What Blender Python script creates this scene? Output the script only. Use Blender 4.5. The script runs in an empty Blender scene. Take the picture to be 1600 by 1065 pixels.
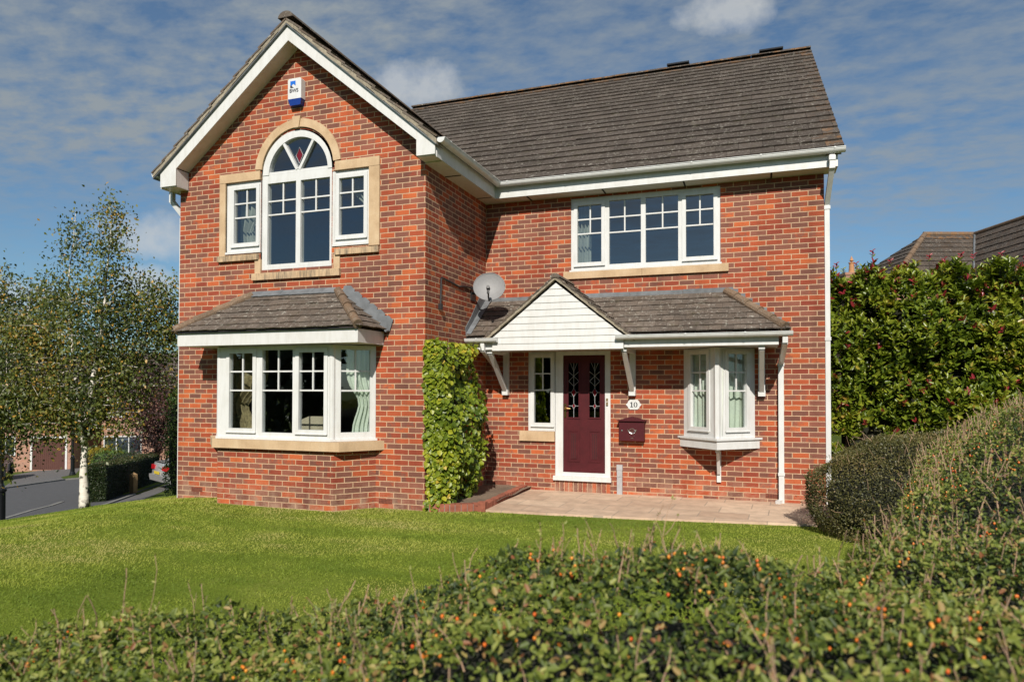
import bpy, bmesh, math, random
import numpy as np
from mathutils import Vector, Matrix
random.seed(7); RNG = np.random.default_rng(11)
R = math.radians
scene = bpy.context.scene
COL = scene.collection
D = 2.237            # depth of the recessed right-hand front wall
XL, XE = -4.283, 5.164
SUN = Vector((0.25, -1.0, 0.73)).normalized()

# ------------------------------------------------------------------ materials
def mat(name):
    m = bpy.data.materials.new(name); m.use_nodes = True
    nt = m.node_tree; b = nt.nodes['Principled BSDF']
    return m, nt, b
def N(nt, t, **kw):
    n = nt.nodes.new(t)
    for k, v in kw.items():
        if k in n.inputs: n.inputs[k].default_value = v
        else: setattr(n, k, v)
    return n
def L(nt, a, b): nt.links.new(a, b)
def math_(nt, op, a, b=None, c=None):
    n = nt.nodes.new('ShaderNodeMath'); n.operation = op
    for i, v in enumerate((a, b, c)):
        if v is None: continue
        if hasattr(v, 'is_linked'): L(nt, v, n.inputs[i])
        else: n.inputs[i].default_value = v
    return n.outputs[0]
def ramp(nt, fac, stops, interp='LINEAR'):
    n = nt.nodes.new('ShaderNodeValToRGB'); cr = n.color_ramp; cr.interpolation = interp
    while len(cr.elements) < len(stops): cr.elements.new(0.5)
    for e, (p, c) in zip(cr.elements, stops):
        e.position = p; e.color = (c[0], c[1], c[2], 1) if not isinstance(c, (int, float)) else (c, c, c, 1)
    L(nt, fac, n.inputs[0]); return n.outputs[0]
def mix(nt, fac, a, b, blend='MIX'):
    n = nt.nodes.new('ShaderNodeMix'); n.data_type = 'RGBA'; n.blend_type = blend
    def s(i, v):
        if hasattr(v, 'is_linked'): L(nt, v, n.inputs[i])
        elif isinstance(v, (int, float)): n.inputs[i].default_value = v
        else: n.inputs[i].default_value = (v[0], v[1], v[2], 1)
    s(0, fac); s(6, a); s(7, b)
    return n.outputs[2]
def noise(nt, co, scale, detail=4, rough=0.55):
    n = N(nt, 'ShaderNodeTexNoise', Scale=scale, Detail=detail, Roughness=rough)
    if co is not None: L(nt, co, n.inputs['Vector'])
    return n.outputs['Fac']
def objco(nt): return N(nt, 'ShaderNodeTexCoord').outputs['Object']
def bump(nt, b, h, strength=0.3, dist=0.01):
    n = N(nt, 'ShaderNodeBump', Strength=strength, Distance=dist)
    L(nt, h, n.inputs['Height']); L(nt, n.outputs[0], b.inputs['Normal'])

def simple(name, col, rough=0.5, nscale=20, namt=0.12, metal=0.0, bmp=0.0, spec=0.5):
    m, nt, b = mat(name); co = objco(nt)
    f = noise(nt, co, nscale, 5)
    f2 = noise(nt, co, nscale*0.13, 3)
    a = tuple(c*(1-namt) for c in col); d = tuple(min(1, c*(1+namt)) for c in col)
    c1 = ramp(nt, math_(nt, 'ADD', math_(nt, 'MULTIPLY', f, .5), math_(nt, 'MULTIPLY', f2, .5)), [(0.3, a), (0.7, d)])
    L(nt, c1, b.inputs['Base Color']); b.inputs['Roughness'].default_value = rough
    b.inputs['Metallic'].default_value = metal; b.inputs['Specular IOR Level'].default_value = spec
    if bmp: bump(nt, b, f, bmp, 0.01)
    return m

def brick_mat(name, bw=0.225, bh=0.075, mj=0.0110, vertical=False, pale=0.):
    """stretcher-bond brickwork on a UV map measured in metres"""
    m, nt, b = mat(name)
    uv = N(nt, 'ShaderNodeUVMap').outputs[0]
    oc = objco(nt)
    # slightly wobbly joints
    wn = N(nt, 'ShaderNodeTexNoise', Scale=9.0, Detail=2.0); L(nt, oc, wn.inputs['Vector'])
    wsub = N(nt, 'ShaderNodeVectorMath', operation='SUBTRACT'); L(nt, wn.outputs['Color'], wsub.inputs[0]); wsub.inputs[1].default_value = (.5, .5, .5)
    wsc = N(nt, 'ShaderNodeVectorMath', operation='SCALE'); L(nt, wsub.outputs[0], wsc.inputs[0]); wsc.inputs['Scale'].default_value = 0.008
    wadd = N(nt, 'ShaderNodeVectorMath', operation='ADD'); L(nt, uv, wadd.inputs[0]); L(nt, wsc.outputs[0], wadd.inputs[1])
    sp = N(nt, 'ShaderNodeSeparateXYZ'); L(nt, wadd.outputs[0], sp.inputs[0])
    U, V = sp.outputs[0], sp.outputs[1]
    if vertical: U, V = V, U
    row = math_(nt, 'FLOOR', math_(nt, 'DIVIDE', V, bh))
    odd = math_(nt, 'MULTIPLY', math_(nt, 'MODULO', math_(nt, 'ADD', row, 1000.0), 2.0), 0.0 if vertical else 0.5)
    # jitter of the perpends, course by course
    wr = N(nt, 'ShaderNodeTexWhiteNoise', noise_dimensions='1D'); L(nt, row, wr.inputs['W'])
    jit = math_(nt, 'MULTIPLY', math_(nt, 'SUBTRACT', wr.outputs[0], 0.5), 0.05)
    xx = math_(nt, 'ADD', math_(nt, 'ADD', math_(nt, 'DIVIDE', U, bw), odd), jit)
    col = math_(nt, 'FLOOR', xx)
    fx = math_(nt, 'MULTIPLY', math_(nt, 'FRACT', xx), bw)
    fz = math_(nt, 'MULTIPLY', math_(nt, 'FRACT', math_(nt, 'DIVIDE', V, bh)), bh)
    def edge(f, size):
        d = math_(nt, 'MINIMUM', f, math_(nt, 'SUBTRACT', size, f))
        n = nt.nodes.new('ShaderNodeMapRange'); n.interpolation_type = 'SMOOTHSTEP'
        n.inputs[1].default_value = mj*0.36; n.inputs[2].default_value = mj*0.72
        L(nt, d, n.inputs[0]); return n.outputs[0]
    bm_ = math_(nt, 'MINIMUM', edge(fx, bw), edge(fz, bh))     # 1 on brick, 0 in mortar
    cv = N(nt, 'ShaderNodeCombineXYZ'); L(nt, col, cv.inputs[0]); L(nt, row, cv.inputs[1])
    w1 = N(nt, 'ShaderNodeTexWhiteNoise', noise_dimensions='2D'); L(nt, cv.outputs[0], w1.inputs['Vector'])
    w2 = N(nt, 'ShaderNodeSeparateColor'); L(nt, w1.outputs['Color'], w2.inputs[0])
    t1, t2 = w2.outputs[0], w2.outputs[1]
    # red to purplish brown, some bricks half and half
    red = ramp(nt, t2, [(0.0, (.235, .048, .028)), (.45, (.32, .066, .029)), (.8, (.395, .086, .032)), (1.0, (.47, .115, .038))])
    brn = ramp(nt, t2, [(0.0, (.150, .062, .045)), (.5, (.195, .076, .053)), (1.0, (.25, .088, .058))])
    lx = math_(nt, 'MULTIPLY', math_(nt, 'SUBTRACT', math_(nt, 'DIVIDE', fx, bw), w2.outputs[2]), 1.0)
    n0 = noise(nt, oc, 14, 3)
    sel = math_(nt, 'ADD', math_(nt, 'SUBTRACT', t1, 0.47), math_(nt, 'MULTIPLY', math_(nt, 'SUBTRACT', n0, 0.5), 0.55))
    sel = math_(nt, 'ADD', sel, math_(nt, 'MULTIPLY', lx, 0.16))
    mr = nt.nodes.new('ShaderNodeMapRange'); mr.interpolation_type = 'SMOOTHSTEP'
    mr.inputs[1].default_value = -0.09; mr.inputs[2].default_value = 0.09; L(nt, sel, mr.inputs[0])
    c = mix(nt, mr.outputs[0], brn, red)
    fine = noise(nt, oc, 130, 3); big = noise(nt, oc, 0.9, 4)
    c = mix(nt, 1.0, c, ramp(nt, fine, [(0.25, 0.72), (0.75, 1.22)]), 'MULTIPLY')
    c = mix(nt, 1.0, c, ramp(nt, big, [(0.3, 0.84), (0.7, 1.12)]), 'MULTIPLY')
    sm_ = N(nt, 'ShaderNodeMapping'); sm_.inputs['Scale'].default_value = (2.6, 2.6, .32); L(nt, oc, sm_.inputs[0])
    streak = ramp(nt, noise(nt, sm_.outputs[0], 1.5, 5, .62), [(.34, .80), (.56, 1.05)])
    mort = ramp(nt, noise(nt, oc, 30, 4), [(0.3, (.41, .265, .165)), (0.7, (.54, .37, .24))])
    c = mix(nt, bm_, mort, c)
    c = mix(nt, .75, c, streak, 'MULTIPLY')
    # pale bloom (efflorescence) close to the ground
    sz = N(nt, 'ShaderNodeSeparateXYZ'); L(nt, oc, sz.inputs[0])
    low = nt.nodes.new('ShaderNodeMapRange'); low.inputs[1].default_value = 0.42; low.inputs[2].default_value = 0.0; L(nt, sz.outputs[2], low.inputs[0])
    ef = math_(nt, 'MULTIPLY', low.outputs[0], ramp(nt, noise(nt, oc, 5.5, 5, .7), [(0.42, 0.0), (0.72, 0.75)]))
    c = mix(nt, ef, c, (.40, .27, .19))
    if pale: c = mix(nt, pale, c, (.36, .23, .175))
    L(nt, c, b.inputs['Base Color']); b.inputs['Roughness'].default_value = 0.85
    b.inputs['Specular IOR Level'].default_value = 0.25
    h = math_(nt, 'ADD', bm_, math_(nt, 'MULTIPLY', fine, 0.35))
    bump(nt, b, h, 0.55, 0.006)
    return m

def tile_mat(name, lichen=0.5, base=(.052, .043, .037)):
    m, nt, b = mat(name); co = objco(nt)
    at = N(nt, 'ShaderNodeAttribute', attribute_name='rnd').outputs['Fac']
    ed = N(nt, 'ShaderNodeAttribute', attribute_name='edge').outputs['Fac']
    c = ramp(nt, at, [(0, tuple(x*.84 for x in base)), (.5, base), (1, tuple(x*1.17 for x in base))])
    c = mix(nt, 1, c, ramp(nt, noise(nt, co, 45, 5, .7), [(.25, .62), (.75, 1.45)]), 'MULTIPLY')
    c = mix(nt, 1, c, ramp(nt, noise(nt, co, 1.3, 4, .6), [(.3, .86), (.7, 1.15)]), 'MULTIPLY')
    # pale lichen specks
    lp = noise(nt, co, 17, 6, .8); lb = noise(nt, co, 2.2, 3)
    lm = math_(nt, 'MULTIPLY', ramp(nt, lp, [(.565, 0), (.625, 1)]), ramp(nt, lb, [(.34, 0.3), (.6, 1.0)]))
    c = mix(nt, math_(nt, 'MULTIPLY', lm, lichen), c, (.40, .38, .33))
    moss = ramp(nt, noise(nt, co, 6, 5, .7), [(.55, 0), (.72, .6)])
    c = mix(nt, moss, c, (.07, .062, .034))
    om = math_(nt, 'MULTIPLY', ramp(nt, noise(nt, co, 5.5, 4, .65), [(.50, 0), (.56, 1)]), ed)
    c = mix(nt, math_(nt, 'MULTIPLY', om, .65), c, (.26, .12, .035))
    L(nt, c, b.inputs['Base Color']); b.inputs['Roughness'].default_value = 0.9
    b.inputs['Specular IOR Level'].default_value = .2
    bump(nt, b, noise(nt, co, 60, 5, .7), .5, .008)
    return m

def leaf_mat(name, stops, rough=0.45, trans=0.3, spec=0.5):
    m, nt, b = mat(name)
    at = N(nt, 'ShaderNodeAttribute', attribute_name='rnd').outputs['Fac']
    c = ramp(nt, at, stops)
    L(nt, c, b.inputs['Base Color']); b.inputs['Roughness'].default_value = rough
    b.inputs['Specular IOR Level'].default_value = spec
    tr = N(nt, 'ShaderNodeBsdfTranslucent'); L(nt, mix(nt, 1, c, (1.5, 1.6, .7), 'MULTIPLY'), tr.inputs[0])
    ms = N(nt, 'ShaderNodeMixShader', Fac=trans); out = nt.nodes['Material Output']
    L(nt, b.outputs[0], ms.inputs[1]); L(nt, tr.outputs[0], ms.inputs[2]); L(nt, ms.outputs[0], out.inputs[0])
    return m

def glass_mat(name, ior=1.75, tint=(.80, .86, .86)):
    m = bpy.data.materials.new(name); m.use_nodes = True; nt = m.node_tree; nt.nodes.clear()
    out = nt.nodes.new('ShaderNodeOutputMaterial'); ms = nt.nodes.new('ShaderNodeMixShader')
    geo = N(nt, 'ShaderNodeNewGeometry'); dt = N(nt, 'ShaderNodeVectorMath', operation='DOT_PRODUCT'); L(nt, geo.outputs['Normal'], dt.inputs[0]); L(nt, geo.outputs['Incoming'], dt.inputs[1])
    f0 = ((ior-1)/(ior+1))**2; k = math_(nt, 'POWER', math_(nt, 'SUBTRACT', 1.0, math_(nt, 'ABSOLUTE', dt.outputs['Value'])), 5.0); fr = math_(nt, 'ADD', f0, math_(nt, 'MULTIPLY', k, 1-f0))
    tr = nt.nodes.new('ShaderNodeBsdfTransparent'); tr.inputs[0].default_value = (*tint, 1)
    gl = N(nt, 'ShaderNodeBsdfGlossy', Roughness=0.0); gl.inputs[0].default_value = (.92, .95, 1, 1)
    # faint waviness of the double glazing
    bp = N(nt, 'ShaderNodeBump', Strength=.05, Distance=.02); L(nt, noise(nt, objco(nt), 1.6, 1), bp.inputs['Height']); L(nt, bp.outputs[0], gl.inputs['Normal'])
    L(nt, fr, ms.inputs[0]); L(nt, tr.outputs[0], ms.inputs[1]); L(nt, gl.outputs[0], ms.inputs[2]); L(nt, ms.outputs[0], out.inputs[0])
    return m

def pvc_mat(name, col=(.61, .615, .61), rough=.32):
    m, nt, b = mat(name); co = objco(nt)
    st = N(nt, 'ShaderNodeMapping'); st.inputs['Scale'].default_value = (3, 3, .7); L(nt, co, st.inputs[0])
    f = noise(nt, st.outputs[0], 4, 5, .7)
    L(nt, ramp(nt, f, [(.3, tuple(c*f_ for c, f_ in zip(col, (.88, .87, .845)))), (.58, col)]), b.inputs['Base Color'])
    b.inputs['Roughness'].default_value = rough
    return m

def stone_mat(name, stain=.35):
    m, nt, b = mat(name); co = objco(nt)
    st = N(nt, 'ShaderNodeMapping'); st.inputs['Scale'].default_value = (6, 6, .9); L(nt, co, st.inputs[0])
    c = ramp(nt, noise(nt, co, 3.5, 5, .6), [(.25, (.40, .27, .155)), (.5, (.50, .355, .215)), (.78, (.58, .44, .285))])
    c = mix(nt, 1, c, ramp(nt, noise(nt, co, 160, 3), [(.3, .86), (.7, 1.1)]), 'MULTIPLY')
    s = ramp(nt, noise(nt, st.outputs[0], 3.2, 5, .7), [(.44, 0), (.66, 1)])
    c = mix(nt, math_(nt, 'MULTIPLY', s, stain), c, (.12, .10, .075))
    L(nt, c, b.inputs['Base Color']); b.inputs['Roughness'].default_value = .9
    bump(nt, b, noise(nt, co, 90, 4), .25, .006)
    return m

M = {}
M['brick'] = brick_mat('brickwork')
M['brick_up'] = brick_mat('brick_on_edge', bw=0.215, bh=0.075, vertical=True)
M['tile'] = tile_mat('concrete_roof_tile', .8, (.069, .056, .047))
M['tile_lichen'] = tile_mat('lichen_roof_tile', .95, (.105, .085, .070))
M['ridge'] = tile_mat('ridge_tile', .4, (.15, .105, .072))
M['pvc'] = pvc_mat('white_pvc')
M['clad'] = pvc_mat('white_cladding', (.61, .61, .60), .35)
M['soffit'] = pvc_mat('white_soffit', (.62, .59, .55), .5)
M['stone'] = stone_mat('reconstituted_stone', .10)
M['stone_stained'] = stone_mat('stained_stone_sill', .85)
M['glass'] = glass_mat('window_glass', 2.3, (.86, .91, .90))
M['lead'] = simple('weathered_lead', (.13, .14, .15), .65, 9, .5, 0.0, .3)
M['mortar'] = simple('verge_mortar', (.25, .215, .16), .95, 30, .5, bmp=.6)
M['dark'] = simple('black_plastic', (.012, .013, .015), .5)
M['slot'] = simple('dark_gap', (.015, .012, .01), .9)
M['door'] = simple('burgundy_woodgrain', (.062, .0075, .0105), .5, 60, .3, bmp=.05, spec=.28)
M['burgundy'] = simple('burgundy_steel', (.062, .0085, .0125), .45, 30, .15, spec=.3)
M['brass'] = simple('polished_brass', (.62, .42, .17), .22, 20, .1, metal=1)
M['silver'] = simple('bright_metal', (.62, .62, .62), .3, 20, .1, metal=1)
M['came'] = simple('lead_came', (.34, .35, .36), .4, 20, .1)
M['redglass'] = simple('red_glass', (.13, .006, .012), .12)
M['interior'] = simple('room_wall', (.16, .15, .14), .9)
M['carpet'] = simple('room_floor', (.10, .08, .06), .95)
M['curtain'] = simple('pale_curtain', (.27, .29, .25), .9, 30, .15)
M['curtain_green'] = simple('pale_green_curtain', (.56, .61, .52), .9, 30, .12)
M['drape'] = simple('patterned_drape', (.21, .17, .085), .9, 26, .75)
M['tarnish'] = simple('old_brass', (.35, .26, .13), .4, 20, .2, metal=.8)

# ------------------------------------------------------------------ mesh helpers
class MB:
    def __init__(s): s.v = []; s.f = []; s.mi = []; s.uv = []; s.rnd = []; s.edge = []; s.has_uv = False
    def vert(s, p): s.v.append(tuple(p)); return len(s.v)-1
    def face(s, pts, mi=0, uv=None, rnd=0.5, edge=0.0):
        i = [s.vert(p) for p in pts]; s.f.append(i); s.mi.append(mi)
        if uv: s.has_uv = True
        s.uv.append(uv if uv else [(0, 0)]*len(pts)); s.rnd.append(rnd); s.edge.append(edge)
    def box(s, x0, x1, y0, y1, z0, z1, mi=0, rnd=.5, edge=0.):
        s.obox((0, 0, 0), (1, 0, 0), (0, 1, 0), x0, x1, y0, y1, z0, z1, mi, rnd, edge)
    def obox(s, o, U, V, u0, u1, v0, v1, z0, z1, mi=0, rnd=.5, edge=0., W=(0, 0, 1)):
        o = Vector(o); U = Vector(U); V = Vector(V); W = Vector(W)
        P = lambda a, b, c: o+U*a+V*b+W*c
        c = [P(u0, v0, z0), P(u1, v0, z0), P(u1, v1, z0), P(u0, v1, z0), P(u0, v0, z1), P(u1, v0, z1), P(u1, v1, z1), P(u0, v1, z1)]
        du, dv, dz = u1-u0, v1-v0, z1-z0
        for q, uv in (((0, 1, 5, 4), (u0, z0, u1, z1)), ((1, 2, 6, 5), (v0, z0, v1, z1)), ((2, 3, 7, 6), (u0, z0, u1, z1)), ((3, 0, 4, 7), (v0, z0, v1, z1)), ((4, 5, 6, 7), (u0, v0, u1, v1)), ((3, 2, 1, 0), (u0, v0, u1, v1))):
            s.face([c[i] for i in q], mi, [(uv[0], uv[1]), (uv[2], uv[1]), (uv[2], uv[3]), (uv[0], uv[3])], rnd, edge)
    def prism(s, poly, d, mi=0, rnd=.5, edge=0.):
        """closed polygon (3-D points, planar) swept by vector d"""
        d = Vector(d); a = [Vector(p) for p in poly]; b = [p+d for p in a]; n = len(a)
        s.face(a[::-1], mi, None, rnd, edge); s.face(b, mi, None, rnd, edge)
        for i in range(n):
            j = (i+1) % n; ln = (a[j]-a[i]).length
            s.face([a[i], a[j], b[j], b[i]], mi, [(0, a[i].z), (ln, a[j].z), (ln, b[j].z), (0, b[i].z)], rnd, edge)
    def tube(s, pts, rad, n=8, mi=0, caps=True, rnd=.5, edge=0.):
        pts = [Vector(p) for p in pts]; rr = rad if isinstance(rad, (list, tuple)) else [rad]*len(pts)
        base = len(s.v); up = None
        for i, p in enumerate(pts):
            t = (pts[min(i+1, len(pts)-1)]-pts[max(i-1, 0)]).normalized()
            a = Vector((0, 0, 1)) if abs(t.z) < .9 else Vector((1, 0, 0))
            if up is None: up = (a-t*a.dot(t)).normalized()
            else:
                up = up-t*up.dot(t)
                up = up.normalized() if up.length > 1e-5 else (a-t*a.dot(t)).normalized()
            w = t.cross(up)
            for k in range(n):
                an = 2*math.pi*k/n; s.v.append(tuple(p+(up*math.cos(an)+w*math.sin(an))*rr[i]))
        for i in range(len(pts)-1):
            for k in range(n):
                k2 = (k+1) % n
                s.f.append([base+i*n+k, base+i*n+k2, base+(i+1)*n+k2, base+(i+1)*n+k]); s.mi.append(mi); s.uv.append([(0, 0)]*4); s.rnd.append(rnd); s.edge.append(edge)
        if caps:
            for e, o in ((0, base), (1, base+(len(pts)-1)*n)):
                q = [o+k for k in range(n)]
                s.f.append(q if e else q[::-1]); s.mi.append(mi); s.uv.append([(0, 0)]*n); s.rnd.append(rnd); s.edge.append(edge)
    def lathe(s, o, prof, n=12, mi=0, axis=(0, 0, 1)):
        o = Vector(o); ax = Vector(axis).normalized(); a = Vector((1, 0, 0)) if abs(ax.x) < .9 else Vector((0, 1, 0))
        u = (a-ax*a.dot(ax)).normalized(); w = ax.cross(u); base = len(s.v)
        for r_, h in prof:
            for k in range(n):
                an = 2*math.pi*k/n; s.v.append(tuple(o+ax*h+(u*math.cos(an)+w*math.sin(an))*max(r_, 1e-4)))
        for i in range(len(prof)-1):
            for k in range(n):
                k2 = (k+1) % n
                s.f.append([base+i*n+k, base+i*n+k2, base+(i+1)*n+k2, base+(i+1)*n+k]); s.mi.append(mi); s.uv.append([(0, 0)]*4); s.rnd.append(.5); s.edge.append(0.)
    def plate(s, o, U, Nn, us, zs, solid, n0, n1, mi=0):
        """slab in the plane (U, z) thick along Nn from n0 to n1, made of the grid cells for which solid(u, z)"""
        o = Vector(o); U = Vector(U); Nn = Vector(Nn); us = sorted(set(us)); zs = sorted(set(zs))
        g = [[solid((us[i]+us[i+1])/2, (zs[j]+zs[j+1])/2) for j in range(len(zs)-1)] for i in range(len(us)-1)]
        P = lambda u, n, z: o+U*u+Nn*n+Vector((0, 0, z))
        G = lambda i, j: 0 <= i < len(us)-1 and 0 <= j < len(zs)-1 and g[i][j]
        for i in range(len(us)-1):
            for j in range(len(zs)-1):
                if not g[i][j]: continue
                a, b, c, d = us[i], us[i+1], zs[j], zs[j+1]
                s.face([P(a, n1, c), P(b, n1, c), P(b, n1, d), P(a, n1, d)], mi, [(a, c), (b, c), (b, d), (a, d)])
                s.face([P(a, n0, d), P(b, n0, d), P(b, n0, c), P(a, n0, c)], mi, [(a, d), (b, d), (b, c), (a, c)])
                if not G(i-1, j): s.face([P(a, n0, c), P(a, n1, c), P(a, n1, d), P(a, n0, d)], mi, [(n0, c), (n1, c), (n1, d), (n0, d)])
                if not G(i+1, j): s.face([P(b, n1, c), P(b, n0, c), P(b, n0, d), P(b, n1, d)], mi, [(n1, c), (n0, c), (n0, d), (n1, d)])
                if not G(i, j-1): s.face([P(a, n0, c), P(b, n0, c), P(b, n1, c), P(a, n1, c)], mi, [(a, n0), (b, n0), (b, n1), (a, n1)])
                if not G(i, j+1): s.face([P(a, n1, d), P(b, n1, d), P(b, n0, d), P(a, n0, d)], mi, [(a, n1), (b, n1), (b, n0), (a, n0)])
    def build(s, name, mats, parent=None, smooth=False, attrs=False):
        me = bpy.data.meshes.new(name); me.from_pydata(s.v, [], s.f)
        mats = mats if isinstance(mats, (list, tuple)) else [mats]
        for m in mats: me.materials.append(M[m] if isinstance(m, str) else m)
        me.polygons.foreach_set('material_index', s.mi)
        if smooth: me.polygons.foreach_set('use_smooth', [True]*len(s.f))
        if s.has_uv:
            ul = me.uv_layers.new(name='UVMap'); flat = [c for q in s.uv for t in q for c in t]
            ul.data.foreach_set('uv', flat)
        if attrs:
            for nm, arr in (('rnd', s.rnd), ('edge', s.edge)):
                a = me.attributes.new(nm, 'FLOAT', 'FACE'); a.data.foreach_set('value', arr)
        me.update()
        return link(name, me, parent)

def root_of(o):
    off = Vector((0, 0, 0))
    while o is not None: off += o.location; o = o.parent
    return off
def link(name, me, parent=None):
    ob = bpy.data.objects.new(name, me); COL.objects.link(ob)
    if parent is not None: ob.parent = parent; ob.location = -root_of(parent)
    return ob
def tag(o, label=None, cat=None, group=None, kind=None):
    if label: o['label'] = label
    if cat: o['category'] = cat
    if group: o['group'] = group
    if kind: o['kind'] = kind
    return o
def thing(name, loc, label, cat, group=None):
    o = bpy.data.objects.new(name, None); COL.objects.link(o); o.location = loc; o.empty_display_size = .2
    return tag(o, label, cat, group)

def text_mesh(name, body, size, o, U, W, m, parent=None, ext=.002, bold=0.):
    """lettering as a mesh: U is the writing direction, W its up direction"""
    cu = bpy.data.curves.new(name, 'FONT'); cu.body = body; cu.size = size; cu.extrude = ext; cu.offset = bold; cu.align_x = 'CENTER'; cu.align_y = 'CENTER'
    ob = bpy.data.objects.new(name, cu); COL.objects.link(ob)
    me = bpy.data.meshes.new_from_object(ob.evaluated_get(bpy.context.evaluated_depsgraph_get()))
    bpy.data.objects.remove(ob)
    U = Vector(U).normalized(); W = Vector(W).normalized(); Nn = U.cross(W)
    me.transform(Matrix(((U.x, W.x, Nn.x, o[0]), (U.y, W.y, Nn.y, o[1]), (U.z, W.z, Nn.z, o[2]), (0, 0, 0, 1))))
    me.materials.clear(); me.materials.append(M[m]); me.name = name
    return link(name, me, parent)

# ------------------------------------------------------------------ terrain
def sm(a, b, x):
    t = np.clip((x-a)/(b-a), 0, 1); return t*t*(3-2*t)
def zroad(x, y): return -1.9+.06*(np.maximum(x, -70.)+14.1)-.015*(np.clip(y, -40, 60)-4.15)
def zlawn(x, y):
    d = np.maximum(-(np.asarray(x, float)+3.2), 0.); return -.0522*np.minimum(d, 1.6)**2-.167*np.maximum(0, d-1.6)
def zground(x, y):
    x = np.asarray(x, float); y = np.asarray(y, float)
    s = sm(-9., -4.5, x); return zroad(x, y)*(1-s)+(np.maximum(zlawn(x, y), -1.2)-.06)*s

def grid_mesh(name, xs, ys, zf, m, keep=None, parent=None):
    X, Y = np.meshgrid(xs, ys, indexing='ij'); Z = zf(X, Y)
    V = np.stack([X, Y, Z], -1).reshape(-1, 3); nx, ny = len(xs), len(ys)
    F = []
    for i in range(nx-1):
        for j in range(ny-1):
            if keep is not None and not keep((xs[i]+xs[i+1])/2, (ys[j]+ys[j+1])/2): continue
            a = i*ny+j; F.append((a, a+ny, a+ny+1, a+1))
    me = bpy.data.meshes.new(name); me.from_pydata(V.tolist(), [], F); me.materials.append(M[m])
    me.polygons.foreach_set('use_smooth', [True]*len(F)); me.update()
    return link(name, me, parent)

def grass_mat(name, dark, mid, lite, sc=1.0):
    m, nt, b = mat(name); co = objco(nt)
    big = noise(nt, co, .55*sc, 5, .6); md = noise(nt, co, 3.0*sc, 5, .65); fi = noise(nt, co, 45*sc, 4, .7)
    f = math_(nt, 'ADD', math_(nt, 'MULTIPLY', big, .5), math_(nt, 'ADD', math_(nt, 'MULTIPLY', md, .3), math_(nt, 'MULTIPLY', fi, .2)))
    c = ramp(nt, f, [(.36, dark), (.5, mid), (.64, lite)])
    L(nt, c, b.inputs['Base Color']); b.inputs['Roughness'].default_value = .95; b.inputs['Specular IOR Level'].default_value = .1
    bump(nt, b, fi, .8, .03)
    return m
M['lawn'] = grass_mat('lawn_turf', (.09, .13, .014), (.14, .19, .022), (.21, .235, .045))
M['verge'] = grass_mat('rough_grass', (.045, .07, .012), (.07, .10, .018), (.10, .12, .03), .6)
M['asphalt'] = simple('asphalt', (.075, .075, .078), .9, 40, .25, bmp=.3)
M['paving'] = simple('pale_tarmac', (.115, .11, .108), .9, 30, .2, bmp=.2)
M['kerb'] = simple('concrete_kerb', (.21, .205, .19), .9, 20, .2)
M['soil'] = simple('dry_soil', (.16, .115, .08), 1., 25, .4, bmp=1.)

def edge_poly_keep(x, y):
    """the lawn's own plot: right of a line that follows the top of the bank"""
    pts = [(-4.95, 14), (-4.95, 1.45), (-5.35, 1.0), (-8.6, 2.15), (-10.25, 1.55), (-11.9, .2), (-12.7, -3), (-12.7, -12)]
    for (xa, ya), (xb, yb) in zip(pts, pts[1:]):
        lo, hi = min(ya, yb), max(ya, yb)
        if lo <= y < hi and abs(yb-ya) > 1e-6:
            xe = xa+(y-ya)/(yb-ya)*(xb-xa)
            # several crossings between y=1 and 2.15: use even-odd
    inside = True; cnt = 0
    poly = pts+[(40, -12), (40, 14)]
    j = len(poly)-1; c = False
    for i in range(len(poly)):
        xi, yi = poly[i]; xj, yj = poly[j]
        if (yi > y) != (yj > y) and x < (xj-xi)*(y-yi)/(yj-yi)+xi: c = not c
        j = i
    return c

xs = np.concatenate([np.linspace(-400, -75, 10), np.linspace(-70, -16, 28), np.linspace(-15, -2, 53), np.linspace(0, 60, 16), np.linspace(80, 400, 8)])
ys = np.concatenate([np.linspace(-400, -50, 10), np.linspace(-40, 60, 51), np.linspace(80, 400, 10)])
tag(grid_mesh('ground', xs, ys, zground, 'verge'), kind='structure')
xs = np.concatenate([np.arange(-12.75, -4, .125), np.arange(-4, 9.01, .5), [14, 24, 40]])
ys = np.concatenate([np.arange(-12, -4, .5), np.arange(-4, 2.3, .125), [2.5, 4, 8, 14]])
def lawn_z(x, y):
    return zlawn(x, y)-.02*np.sin(x*1.3+.4)*np.sin(y*1.1)*sm(1.0, -1.5, y)
tag(grid_mesh('lawn', xs, ys, lawn_z, 'lawn', edge_poly_keep), kind='structure')

# roads and paths on the tilted plane of the street
def sheet(name, poly, lift, m, kind='structure'):
    mb = MB(); mb.face([(x, y, float(zroad(x, y))+lift) for x, y in poly]); return tag(mb.build(name, m), kind=kind)
sheet('road', [(-12.0, -14), (-13.4, 4.9), (-15.4, 8.2), (-24.5, 22), (-27.2, 19.0), (-28.3, 16.7), (-27.3, 12.9), (-25.4, 4), (-24, -14)], .004, 'asphalt')
sheet('driveway', [(-28.27, 16.75), (-27.3, 12.93), (-31.7, 16.5), (-37.7, 20.7), (-40.1, 24.0), (-38.0, 25.4), (-32.2, 20.4), (-31.0, 18.6)], .006, 'paving')
sheet('pavement', [(-11.2, -14), (-10.6, -1), (-10.9, 3.4), (-13.2, 6.6), (-17.2, 12.6), (-20.5, 17.8), (-23.0, 21.8), (-23.9, 21.2), (-19.0, 14.2), (-15.2, 8.3), (-13.5, 4.9), (-12.1, -14)], .010, 'paving')
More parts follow.
